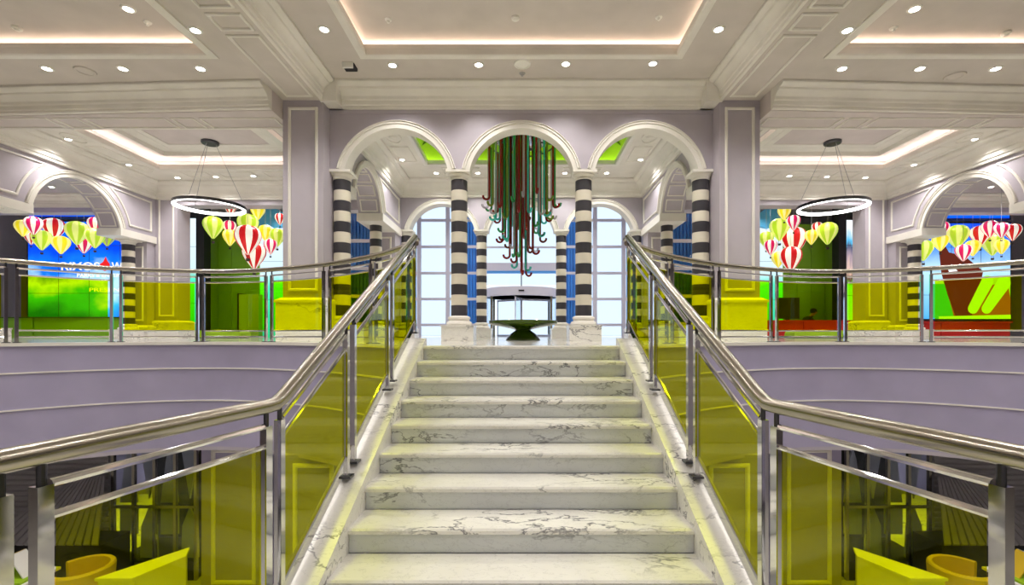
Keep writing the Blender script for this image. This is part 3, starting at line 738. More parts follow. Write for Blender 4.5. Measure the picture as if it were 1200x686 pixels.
# ------------------------------------------------------------------ hanging glass canes
def glass_col(name, col, a=.55):
    m, nt, out = new_mat(name); b = pbsdf(nt, col, .08, 0, .6)
    t = nt.nodes.new('ShaderNodeBsdfTransparent'); t.inputs[0].default_value = tuple(.3+.7*c for c in col[:3]) + (1,)
    mx = nt.nodes.new('ShaderNodeMixShader'); mx.inputs[0].default_value = a
    nt.links.new(t.outputs[0], mx.inputs[1]); nt.links.new(b.outputs[0], mx.inputs[2]); nt.links.new(mx.outputs[0], out.inputs[0])
glass_col('cane_red', srgb(150, 22, 20), .85); glass_col('cane_green', srgb(60, 180, 100), .7); glass_col('cane_olive', srgb(150, 175, 60), .6)
glass_col('cane_teal', srgb(90, 225, 210), .65); glass_col('cane_clear', srgb(225, 218, 225), .5); glass_col('cane_brown', srgb(130, 60, 40), .75)
cc = Vector((0, 11.4, 4.77))
ch = empty('cane_chandelier', (cc.x - .06, cc.y, 1.62), 'chandelier of long red, green and clear glass canes with hooked ends', 'chandelier')
cp = MB(); cp.lathe([(0,.06),(.55,.06),(.60,.03),(.60,-.01),(.55,-.02),(0,-.02)], 36, cc); cp.build('ceiling_plate', 'chrome', ch)
MB().tube([cc + Vector((.78*math.cos(a*math.pi/20), .78*math.sin(a*math.pi/20), -.07)) for a in range(40)], .02, 8, closed=True).build('rim', 'dark_steel', ch)
for k in range(6):
    a = k*math.pi/3; MB().tube([cc + Vector((.3*math.cos(a),.3*math.sin(a),0)), cc + Vector((.78*math.cos(a),.78*math.sin(a),-.07))], .014, 6).build('spoke', 'dark_steel', ch)
MB().tube([cc + Vector((0,0,.05)), cc + Vector((0,0,.80))], .03, 8).build('stem', 'chrome', ch)
cane_mesh = {}
def cane(L, mat):
    key = (round(L, 1), mat)
    if key not in cane_mesh:
        L = key[0]; hr = .075
        pts = [(0,0,0), (0,0,-L*.5), (0,0,-L+hr)] + [(hr - hr*math.cos(t), 0, -L+hr - hr*math.sin(t)) for t in [math.pi*i/8*1.05 for i in range(1,9)]]
        m = MB().tube(pts, .027, 8).mesh('cane', Vector((0,0,0))); m.materials.append(M[mat]); cane_mesh[key] = m
    return cane_mesh[key]
rng = random.Random(11)
rings = [(.80, 18, 1.55, ['cane_red','cane_green','cane_clear','cane_red','cane_olive']), (.62, 16, 1.90, ['cane_teal','cane_olive','cane_red','cane_teal','cane_clear']),
         (.45, 14, 2.27, ['cane_red','cane_green','cane_teal','cane_brown']), (.29, 10, 2.67, ['cane_red','cane_clear','cane_green','cane_brown']), (.13, 6, 3.07, ['cane_red','cane_red','cane_teal'])]
for r, n, L, cols in rings:
    for k in range(n):
        a = 2*math.pi*(k + rng.uniform(-.2,.2))/n + r*3
        l = L + rng.uniform(-.18, .12); m = cols[k % len(cols)]
        o = bpy.data.objects.new('cane', cane(l, m)); COL.objects.link(o); o.parent = ch
        dip = -.07 if r > .6 else -.02
        o.location = cc + Vector((r*math.cos(a), r*math.sin(a), dip)) - ch.location; o.rotation_euler = (0, 0, a + rng.uniform(-.3,.3))

# ------------------------------------------------------------------ pedestal table under the canes
t = empty('pedestal_table', (px(613, 0, 10.2).x, 10.2, 0), 'dark green round pedestal table with a shallow dished top on the axis', 'table')
tp = wloc(t)
MB().lathe([(0,.24),(.16,.225),(.45,.29),(.69,.335),(.735,.36),(.74,.415),(.72,.425),(.69,.405),(0,.40)], 48, tp).build('tabletop', 'green_lacquer', t)
MB().lathe([(.37,0),(.37,.012),(.34,.06),(.27,.14),(.19,.195),(.16,.22),(.17,.245),(.12,.25)], 40, tp).build('pedestal', 'green_lacquer', t)

# ------------------------------------------------------------------ entrance glazing and revolving door
FY = 22.0
fx = lambda x: lat(x, FY); fz = lambda y: zz(y, FY)
wi = 0
rows = [0, fz(381), fz(350.7), fz(320.4), fz(289.5), fz(258.5), 6.3]
for s in (-1, 1):
    wi += 1
    e = empty('window_%d' % wi, (s*3.4, FY, 0), 'tall gridded entrance window with pale sky, %s of the revolving door' % SIDE[s], 'window', kind='structure')
    xs = [5.55, 4.75, 3.42, 1.95]
    fr = MB()
    for x in xs: MB().box(s*x-.09, s*x+.09, FY-.08, FY+.08, 0, 6.3).build('mullion', 'white_frame', e)
    for z in rows[1:]: MB().box(min(s*5.55,s*1.95), max(s*5.55,s*1.95), FY-.06, FY+.06, z-.06, z+.06).build('transom', 'white_frame', e)
    for i in range(3):
        for j in range(6):
            a, b = sorted((s*xs[i], s*xs[i+1])); MB().box(a+.09, b-.09, FY-.006, FY+.006, rows[j]+.06, rows[j+1]-.06).build('pane', 'clear_glass', e)
    # blue ribbed screens outside
    be = empty('ribbed_screen', (s*2.4, FY+1, 0), 'blue vertically ribbed screen outside the window, %s of the door' % SIDE[s], 'screen', 'ribbed blue screens')
    for k in range(11): MB().box(s*(1.85+k*.145)-.055, s*(1.85+k*.145)+.055, FY+.9, FY+1.02, -.02, 6.0).build('rib', 'blue_rib', be)
    MB().box(min(s*1.78,s*3.4), max(s*1.78,s*3.4), FY+1.02, FY+1.06, -.02, 6.0).build('backing', 'blue_rib', be)
    wi += 1
    e = empty('window_%d' % wi, (s*5.4, 14.5, .4), 'white framed window with a blue ribbed screen beyond the %s side arch' % SIDE[s], 'window', kind='structure')
    a, b = sorted((s*4.2, s*6.6))
    for x in (4.26, 5.35, 6.54): MB().box(s*x-.06, s*x+.06, 14.5, 14.6, .4, 3.95).build('mullion', 'white_frame', e)
    for z in (.45, 1.3, 2.15, 3.0, 3.9): MB().box(a, b, 14.5, 14.6, z-.05, z+.05).build('transom', 'white_frame', e)
    for i, (u, v) in enumerate(((4.32,5.29),(5.41,6.48))):
        for z0, z1 in ((.5,1.25),(1.35,2.1),(2.2,2.95),(3.05,3.85)):
            p, q = sorted((s*u, s*v)); MB().box(p, q, 14.54, 14.55, z0, z1).build('pane', 'clear_glass', e)
    be = empty('ribbed_screen', (s*5.6, 16.2, 0), 'blue ribbed screen seen through the %s vestibule side arch' % SIDE[s], 'screen', 'ribbed blue screens')
    for k in range(9): MB().box(s*(5.2+k*.12)-.042, s*(5.2+k*.12)+.042, 16.1, 16.2, 0, 4.4).build('rib', 'blue_rib', be)
    MB().box(min(s*5.14,s*6.22), max(s*5.14,s*6.22), 16.2, 16.24, 0, 4.4).build('backing', 'blue_rib', be)
# centre bay above the door
wi += 1
e = empty('window_%d' % wi, (0, FY, 2.6), 'wide glazing with a lilac band above the revolving door', 'window', kind='structure')
MB().box(-1.95, 1.95, FY-.1, FY+.1, fz(318), fz(308.5)).build('header_band', 'white_frame', e)
MB().box(-1.95, 1.95, FY-.12, FY+.12, fz(320.5), fz(318)).build('blue_transom', 'blue_rib', e)
MB().box(-1.95, 1.95, FY-.06, FY+.06, fz(291), fz(289)).build('transom', 'white_frame', e)
MB().box(-.025, .025, FY-.05, FY+.05, fz(337), fz(320.5)).build('mullion', 'dark_steel', e)
for z0, z1 in ((fz(308.5), fz(291)), (fz(289), 6.3)): MB().box(-1.95, 1.95, FY-.006, FY+.006, z0, z1).build('pane', 'clear_glass', e)
for a, b in ((-1.95,-.03),(.03,1.95)): MB().box(a, b, FY-.006, FY+.006, fz(334), fz(320.5)).build('pane', 'clear_glass', e)
dr = empty('door_1', (0, FY, 0), 'glazed revolving door with curved drum header on the axis', 'revolving door', kind='structure')
RD2 = 1.62; zt, zb_ = zz(335.5, FY-RD2), zz(346, FY-RD2)
dn_ = MB()
prof = [(RD2+.05, zb_), (RD2+.05, zt), (0.0, zt), (0.0, zb_+.1), (RD2-.05, zb_+.1), (RD2-.05, zb_)]
dn_.lathe(prof, 48, (0, FY, 0)); dn_.build('drum_header', 'white_frame', dr)
for a in (215, 325, 35, 145):
    p = Vector((RD2*math.cos(R(a)), FY + RD2*math.sin(R(a)), 0)); MB().box(p.x-.05, p.x+.05, p.y-.05, p.y+.05, 0, zb_+.02).build('drum_post', 'steel', dr)
for a0, a1 in ((145,215),(-35,35)):
    thick_strip(MB(), [(RD2*math.cos(R(a0+(a1-a0)*i/10)), FY+RD2*math.sin(R(a0+(a1-a0)*i/10)), 0) for i in range(11)], .02, zb_).build('curved_glass', 'clear_glass', dr)
MB().tube([(0,FY,0),(0,FY,zb_)], .05, 10).build('centre_post', 'white_frame', dr)
for a in (20, 140, 260):
    q = Vector((math.cos(R(a)), math.sin(R(a)), 0)); c0 = Vector((0,FY,0))
    w = MB(); w.bar(c0+q*.06+Vector((0,0,.06)), c0+q*1.52+Vector((0,0,.06)), .05, .1); w.bar(c0+q*.06+Vector((0,0,zb_-.08)), c0+q*1.52+Vector((0,0,zb_-.08)), .05, .08)
    w.bar(c0+q*1.5+Vector((0,0,.02)), c0+q*1.5+Vector((0,0,zb_-.04)), .05, .05); wing = w.build('door_wing', 'white_frame', dr)
    thick_strip(MB(), [c0+q*.08, c0+q*.8, c0+q*1.47], .1, zb_-.1).build('pane', 'clear_glass', wing)
MB().box(-.12, .12, FY-RD2-.09, FY-RD2-.045, (zt+zb_)/2-.03, (zt+zb_)/2+.03).build('door_sensor', 'dark', dr)

# ------------------------------------------------------------------ video walls
def screen_mat(name, stops, sc=(1,1,1), strength=1.0, wob=.5, nsc=3.0):
    m, nt, out = new_mat(name); e = nt.nodes.new('ShaderNodeEmission'); e.inputs[1].default_value = strength
    tc = nt.nodes.new('ShaderNodeTexCoord'); sp = nt.nodes.new('ShaderNodeSeparateXYZ'); nt.links.new(tc.outputs['Generated'], sp.inputs[0])
    n = nt.nodes.new('ShaderNodeTexNoise'); n.inputs['Scale'].default_value = nsc; n.inputs['Detail'].default_value = 5; nt.links.new(tc.outputs['Generated'], n.inputs['Vector'])
    a = nt.nodes.new('ShaderNodeMath'); a.operation = 'MULTIPLY_ADD'; a.inputs[1].default_value = wob; nt.links.new(n.outputs['Fac'], a.inputs[0]); nt.links.new(sp.outputs['Z'], a.inputs[2])
    b = nt.nodes.new('ShaderNodeMath'); b.operation = 'SUBTRACT'; b.inputs[1].default_value = wob/2; nt.links.new(a.outputs[0], b.inputs[0])
    nt.links.new(ramp(nt, b.outputs[0], stops), e.inputs[0]); nt.links.new(e.outputs[0], out.inputs[0])
screen_mat('screen_sky', [(0, srgb(20,110,240)), (.22, srgb(60,190,255)), (.36, srgb(190,235,255)), (.5, srgb(20,120,250)), (.7, srgb(10,70,235)), (1, srgb(10,110,250))], wob=.8, nsc=2.6)
screen_mat('screen_pale', [(0, srgb(30,190,120)), (.45, srgb(80,235,190)), (.55, srgb(205,235,250)), (1, srgb(225,242,255))], wob=.12)
screen_mat('screen_meadow', [(0, srgb(150,230,70)), (.33, srgb(120,235,60)), (.40, srgb(90,60,50)), (.52, srgb(235,200,180)), (.62, srgb(170,150,160)), (.74, srgb(80,90,120)), (.80, srgb(90,190,240)), (.9, srgb(235,240,250)), (1, srgb(240,245,250))], wob=.30, nsc=5)
screen_mat('screen_day', [(0, srgb(70,170,240)), (.3, srgb(150,215,250)), (.5, srgb(190,230,252)), (.75, srgb(70,140,245)), (1, srgb(30,80,235))], wob=.35)
screen_mat('screen_top', [(0, srgb(10,60,225)), (.5, srgb(20,120,250)), (1, srgb(10,70,235))], wob=.9, nsc=4)
glow('pic_white', (.95,.97,1,1), 1.0); glow('pic_red', srgb(225,40,40), 1.0); glow('pic_brown', srgb(96,40,28), 1.0)
glow('pic_lime', srgb(170,240,30), 1.0); glow('pic_limedark', srgb(60,110,10), 1.0); glow('pic_green', srgb(60,190,90), 1.0); glow('pic_ochre', srgb(150,90,40), 1.0)
def video_wall(x0, x1, y0, y1, d, mat, label, cols=3, rows_=4, frame=True):
    a, b = px(x0, y1, d), px(x1, y0, d)
    e = empty('video_wall', ((a.x+b.x)/2, d, a.z), label, 'video wall', 'video walls')
    if frame: MB().box(a.x-.05, b.x+.05, d+.005, d+.16, a.z-.05, b.z+.05).build('housing', 'dark', e)
    MB().box(a.x, b.x, d, d+.02, a.z, b.z).build('display', mat, e)
    g = MB()
    for i in range(1, cols): x = a.x + (b.x-a.x)*i/cols; MB().box(x-.006, x+.006, d-.003, d+.01, a.z, b.z).build('seam', 'dark', e)
    for i in range(1, rows_): z = a.z + (b.z-a.z)*i/rows_; MB().box(a.x, b.x, d-.003, d+.01, z-.006, z+.006).build('seam', 'dark', e)
    return e
def text(body, xl, yb, h, d, mat, parent, bold=True, xr=None):
    cu = bpy.data.curves.new('lettering', 'FONT'); cu.body = body; cu.size = 1; cu.extrude = .004; cu.offset = .012 if bold else 0
    tmp = bpy.data.objects.new('lettering', cu); COL.objects.link(tmp); bpy.context.view_layer.update()
    me = bpy.data.meshes.new_from_object(tmp.evaluated_get(bpy.context.evaluated_depsgraph_get())); bpy.data.objects.remove(tmp)
    xs = [v.co.x for v in me.vertices]; ys = [v.co.y for v in me.vertices]; w = max(xs)-min(xs); hh = max(ys)-min(ys); mnx, mny = min(xs), min(ys)
    p = px(xl, yb, d); sy = h*d/F/hh; sx = sy if xr is None else (xr-xl)*d/F/w
    for v in me.vertices: v.co = Vector(((v.co.x-mnx)*sx, -v.co.z, (v.co.y-mny)*sy))
    me.materials.clear(); me.materials.append(M[mat])
    o = bpy.data.objects.new('lettering', me); COL.objects.link(o); o.parent = parent; o.location = Vector((p.x, d-.008, p.z)) - wloc(parent)
def shape(pts, d, mat, parent, name='picture_shape', off=.008):
    P = [px(x, y, d) for x, y in pts]
    MB().prism([(p.x, p.z) for p in P], lambda u, v, n: (u, n, v), d-off, d-.001).build(name, mat, parent)
DV = 17.5
vl = video_wall(33, 176, 260, 372, DV, 'screen_sky', 'large blue sky video wall with white lettering behind the left arch', 4, 4)
text('RIXOS', 72, 317, 9.5, DV, 'pic_white', vl, xr=117); text('WORLD', 131, 317, 9.5, DV, 'pic_white', vl, xr=174)
shape([(119,316),(117,310),(121,307),(124,301),(126,306),(129,310),(127,316),(123,318)], DV, 'pic_red', vl, 'flame_emblem')
text('PARKS & ENTERTAINMENT', 90.5, 325, 4.2, DV, 'pic_white', vl, xr=176); text('PRESENTS', 105, 342, 4.4, DV, 'pic_white', vl, False, xr=152)
video_wall(34, 176, 245, 254, 17.2, 'screen_top', 'narrow blue display band above the left lettering screen', 1, 1)
video_wall(205, 229.5, 256, 389, 19.0, 'screen_pale', 'tall pale screen beside the dark post in the left shop', 1, 4)
vr = video_wall(1046, 1184, 262, 374, DV, 'screen_day', 'large video wall with brown and lime shapes behind the right arch', 4, 4)
shape([(1098,272),(1112,296),(1130,300),(1152,318),(1146,348),(1138,372),(1120,372),(1110,345),(1103,320)], DV, 'pic_brown', vr, off=.007)
shape([(1110,345),(1138,340),(1180,330),(1184,350),(1184,373),(1118,373)], DV, 'pic_ochre', vr, off=.006)
def capsule(x0, y0, x1, y1, r0, r1):
    a = math.atan2(y1-y0, x1-x0); out = []
    for i in range(9): t = a + math.pi/2 + math.pi*i/8; out.append((x0+r0*math.cos(t), y0+r0*math.sin(t)))
    for i in range(9): t = a - math.pi/2 + math.pi*i/8; out.append((x1+r1*math.cos(t), y1+r1*math.sin(t)))
    return out
shape(capsule(1157,330,1140,362,7,6), DV, 'pic_lime', vr, off=.012); shape(capsule(1176,332,1156,362,8,6), DV, 'pic_lime', vr, off=.014)
shape([(1090,333),(1108,333),(1118,373),(1092,373)], DV, 'pic_green', vr, off=.006)
shape([(1100,371),(1184,369),(1184,374),(1100,374)], DV, 'pic_lime', vr, off=.016)
shape([(1110,313),(1115,310),(1122,318),(1112,319)], DV, 'pic_white', vr, off=.010)
video_wall(1046, 1183, 249, 256, 17.2, 'screen_top', 'narrow blue display band above the right brown picture screen', 1, 1)
video_wall(985, 1012, 258, 376, 19.0, 'screen_meadow', 'tall screen with meadow picture beside the right shop post', 1, 4)

# ------------------------------------------------------------------ shop interiors
def slab_px(name, x0, x1, y0, y1, d, t, mat, label, cat, group=None):
    a, b = px(x0, y1, d), px(x1, y0, d)
    return MB().box(a.x, b.x, d, d+t, max(0, a.z), b.z).build(name, mat, label=label, cat=cat, group=group)
for s in (-1, 1):
    m = (lambda x: x) if s < 0 else (lambda x: 2*CX - x)
    nm = SIDE[s]
    def two(x0, x1): a, b = m(x0), m(x1); return (a, b) if a < b else (b, a)
    a, b = two(230, 239); slab_px('shop_post', a, b, 240, 405, 18.4, .4, 'dark', 'dark square post between screen and green wall, %s shop' % nm, 'post')
    a, b = two(239, 304)
    p, q = px(a, 0, 19.2), px(b, 0, 19.2)
    e = empty('green_partition', ((p.x+q.x)/2, 19.2, 0), 'tall glossy green partition behind the balloons, %s shop' % nm, 'partition', 'green partitions')
    n = 4
    for k in range(n):
        MB().box(p.x + (q.x-p.x)*k/n + .006, p.x + (q.x-p.x)*(k+1)/n - .006, 19.2, 19.26, 0, 4.6).build('panel', 'green_panel', e)
    a, b = two(303, 345); video_wall(a, b, 262, 396, 19.4, 'screen_pale', 'pale blue screen beyond the green partition, %s shop' % nm, 1, 3)
    pts = [(303,242),(318,240),(332,250),(345,258),(345,268),(332,266),(322,268),(312,262),(304,268),(302,255)]
    P = [px(m(x), y, 18.8) for x, y in pts]
    MB().prism([(v.x, v.z) for v in P], lambda u, v, n: (u, n, v), 18.8, 18.92).build('cloud_panel', 'blue_cloud', label='blue cloud shaped panel hanging beside the %s pier' % nm, cat='panel', group='cloud panels')
# left shop counter and dark slot
slab_px('display_plinth', 280, 303, 345, 405, 18.7, .3, 'lime_fabric', 'lime green upright display block in front of the left green partition', 'display')
slab_px('dark_panel', 278, 281.5, 344, 405, 18.85, .35, 'dark', 'thin black upright edge beside the left lime block', 'panel')
a, b = px(2, 372, 17.0), px(150, 405, 17.0)
e = empty('green_counter', ((a.x+b.x)/2, 17.0, 0), 'long dark green counter under the left video wall', 'counter')
for k in range(3): MB().box(a.x+(b.x-a.x)*k/3+.01, a.x+(b.x-a.x)*(k+1)/3-.01, 16.6+.05*(k % 2), 17.2, 0, .70).build('counter_panel', 'green_panel', e)
MB().box(a.x-.03, b.x+.03, 16.55, 17.25, .70, .74).build('counter_top', 'green_lacquer', e)
# benches
def bench(xa, xb, d, label):
    a, b = lat(xa, d), lat(xb, d); c = (a+b)/2; w = (b-a)/2; h = zz(387.5, d)
    pr = [(-w,.03),(-w,h*.55),(-w*.97,h*.8),(-w*.88,h*.97),(-w*.7,h),(w*.7,h),(w*.88,h*.97),(w*.97,h*.8),(w,h*.55),(w,.03)]
    e = empty('bench', (c, d, 0), label, 'bench', 'lime benches')
    MB().prism([(c+u, v) for u, v in pr], lambda u, v, n: (u, n, v), d-.3, d+.3).build('cushion', 'lime_fabric', e)
    MB().box(c-w*.95, c+w*.95, d-.27, d+.27, 0, .03).build('base', 'dark', e)
bench(212, 288, 16.0, 'rounded lime green bench behind the left balcony glass'); bench(925, 996, 16.0, 'rounded lime green bench behind the right balcony glass')
# red reception desks on the right
def desk(xa, xb, d, yt, label, depth=.9, slope=0):
    a, b = lat(xa, d), lat(xb, d); h = zz(yt, d)
    e = empty('reception_desk', ((a+b)/2, d, 0), label, 'desk', 'red desks')
    n = 3
    for k in range(n): MB().box(a+(b-a)*k/n+.008, a+(b-a)*(k+1)/n-.008, d-.02*(k == 1), d+depth, .06, h-.05).build('front_panel', 'red_lacquer', e)
    MB().box(a-.03, b+.03, d-.06, d+depth+.03, h-.05, h).build('desk_top', 'red_lacquer', e)
    MB().box(a+.04, b-.04, d+.04, d+depth, 0, .06).build('kick', 'dark', e)
desk(899, 1026, 17.0, 375.5, 'long red reception desk with a person seated behind it')
desk(1062, 1184, 16.6, 377, 'red counter under the right video wall')
# monitor
d = 17.3; a, b = px(910, 378, d), px(937, 349, d)
e = empty('monitor', ((a.x+b.x)/2, d, zz(375.5,17.0)), 'dark monitor standing on the red reception desk', 'monitor')
MB().box(a.x, b.x, d, d+.05, zz(375.5,17.0)+.06, b.z).build('screen', 'dark', e); MB().box((a.x+b.x)/2-.06, (a.x+b.x)/2+.06, d+.0, d+.1, zz(375.5,17.0)+.002, zz(375.5,17.0)+.07).build('stand', 'dark', e)

# ------------------------------------------------------------------ balloons
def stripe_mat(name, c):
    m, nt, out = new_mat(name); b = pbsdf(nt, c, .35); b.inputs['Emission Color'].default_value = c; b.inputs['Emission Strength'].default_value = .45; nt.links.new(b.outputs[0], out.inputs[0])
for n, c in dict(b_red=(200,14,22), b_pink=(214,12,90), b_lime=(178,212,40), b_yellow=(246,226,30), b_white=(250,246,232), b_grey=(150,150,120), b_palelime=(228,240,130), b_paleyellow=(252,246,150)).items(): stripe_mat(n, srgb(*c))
bal_me = {}
def balloon_mesh(kind):
    if kind in bal_me: return bal_me[kind]
    main, alt = {'red':('b_red','b_white'),'pink':('b_pink','b_white'),'lime':('b_lime','b_palelime'),'yellow':('b_yellow','b_paleyellow'),'olive':('b_lime','b_grey')}[kind]
    prof = [(.10,-1.42),(.22,-1.28),(.48,-.92),(.76,-.5),(.95,-.1),(1.0,.22),(.95,.52),(.80,.78),(.55,.95),(.28,1.04),(.02,1.06)]
    g = 12; sub = 3; b = MB(); N = g*sub
    for r, z in prof:
        for k in range(N):
            bul = 1 + .035*math.sin(math.pi*((k % sub)/sub)); a = 2*math.pi*k/N; b.v.append(Vector((r*bul*math.cos(a), r*bul*math.sin(a), z)))
    for i in range(len(prof)-1):
        for k in range(N): b.f.append([i*N+k, i*N+(k+1) % N, (i+1)*N+(k+1) % N, (i+1)*N+k]); b.mi.append((k//sub) % 2)
    b.f.append(list(range(N))[::-1]); b.mi.append(0)
    m = b.mesh('envelope', Vector((0,0,0))); m.materials.append(M[main]); m.materials.append(M[alt]); bal_me[kind] = m; return m
bk = MB(); bk.lathe([(.11,-1.95),(.14,-1.93),(.16,-1.74),(.14,-1.73),(0,-1.75)], 10)
bask = bk.mesh('basket', Vector((0,0,0))); bask.materials.append(M['wicker'])
rp = MB()
for a in range(4): rp.tube([(.12*math.cos(a*1.571), .12*math.sin(a*1.571), -1.75), (.1*math.cos(a*1.571), .1*math.sin(a*1.571), -1.4)], .012, 4)
ropes = rp.mesh('ropes', Vector((0,0,0))); ropes.materials.append(M['wicker'])
line_me = MB().tube([(0,0,0),(0,0,1)], .006, 4).mesh('hanging_line', Vector((0,0,0))); line_me.materials.append(M['grey_metal'])
cname = dict(red='red and white striped', pink='magenta and white striped', lime='lime green striped', yellow='yellow striped', olive='olive and grey striped')
def balloon(x, y, r, kind, d, label, group, ztop):
    p = px(x, y, d); rr = r*d/F
    e = empty('balloon_ornament', p, label, 'balloon', group)
    for n, me in (('envelope', balloon_mesh(kind)), ('basket', bask), ('ropes', ropes)):
        o = bpy.data.objects.new(n, me); COL.objects.link(o); o.parent = e; o.scale = (rr,)*3; o.rotation_euler.z = (x*1.7) % .5
    o = bpy.data.objects.new('hanging_line', line_me); COL.objects.link(o); o.parent = e; o.location = (0,0,rr*1.05); o.scale = (1,1,max(.05, ztop - p.z - rr*1.05))
groups = [
 ('left arch', 'through the left arch', [(27,266.3,7.8,'yellow',15.6),(39.4,263.2,8.5,'pink',15.9),(63.3,267,10.3,'red',15.7),(36.5,278,6.2,'red',16.4),(49,280,9.4,'lime',15.4),(71.4,285.8,8.5,'yellow',15.8),(90.2,271.4,11,'lime',15.5),(112,263,7.8,'pink',16.3),(98.3,286,7.8,'pink',15.5),(111.3,277.6,9.4,'lime',15.9),(125.5,277.6,7.8,'olive',15.5),(127,262,6.5,'red',16.2)]),
 ('left shop', 'in the left shop', [(249.7,265,10.5,'lime',17.2),(269,266,7,'pink',17.8),(269.4,277.5,7.6,'yellow',17.0),(270,244,6,'red',17.6),(290.5,262.6,11,'lime',16.4),(290.5,279,14,'red',17.0),(298,298,12.5,'red',17.5),(302,247,7.6,'yellow',17.0),(311,272,7.6,'yellow',17.3),(325,277,8.5,'lime',17.0),(317,288,7.2,'pink',16.6),(328,256,5.5,'red',16.5)]),
 ('right shop', 'in the right shop', [(919,248,7,'yellow',17.0),(898,280,8,'lime',17.0),(913.4,267.4,10.5,'lime',16.7),(930,260,7.2,'pink',16.4),(930,281,13.6,'red',16.9),(926.5,302,12,'red',17.4),(903,289,7.2,'pink',16.6),(950.8,277,6.9,'yellow',17.0),(957.7,267,6,'red',17.6),(969.8,272,10.4,'lime',17.2),(912,303,7.5,'yellow',17.7)]),
 ('right arch', 'through the right arch', [(1096,268,6,'red',16.2),(1104,267.4,7,'pink',16.5),(1102,283,8,'yellow',15.6),(1082,292,9.7,'lime',15.4),(1121.6,275.7,11,'lime',15.6),(1129,295,8,'pink',15.5),(1140,289.6,7.5,'yellow',16.0),(1148.6,275,9.7,'red',15.8),(1160,267.4,8,'pink',15.5),(1163,285.4,10,'lime',15.9),(1173.6,288,7,'yellow',16.3),(1173.6,268.8,7.2,'pink',16.2),(1186.7,271,8,'red',15.8)])]
for g, where, lst in groups:
    srt = sorted(lst); cnt = {}; placed = []
    def clear(x, y, r, d):
        p = px(x, y, d); q = r*d/F
        for c, w in placed:
            if abs(p.x-c.x) < (w+q)*1.04 and abs(p.y-c.y) < (w+q)*1.04 and -1.06*w-1.95*q < p.z-c.z-(-1e-3) < 1.06*q*0+1.95*w+1.06*q+0 and p.z-c.z < 1.95*q+1.06*w and c.z-p.z < 1.95*w+1.06*q: return False
        return True
    tot = {k: sum(1 for q in srt if q[3] == k) for k in cname}
    for (x, y, r, kind, d) in srt:
        i = cnt.get(kind, 0); cnt[kind] = i + 1
        lab = '%s balloon %s' % (cname[kind], where) if tot[kind] == 1 else '%s balloon %s, %s such from the left' % (cname[kind], where, ORD[i])
        for dd in sorted([d + k*.1 for k in range(-26, 27)], key=lambda v: abs(v-d)):
            if ((15.33 if 'arch' in g else 14.85) + r*.03 < dd < (17.15 if 'arch' in g else 18.75) - r*.03 or ('arch' in g and 13.4 < dd < 14.25)) and clear(x, y, r, dd): d = dd; break
        placed.append((px(x, y, d), r*d/F))
        balloon(x, y, r, kind, d, lab, 'balloons ' + where, 5.3 if d > 14.8 else 4.5)

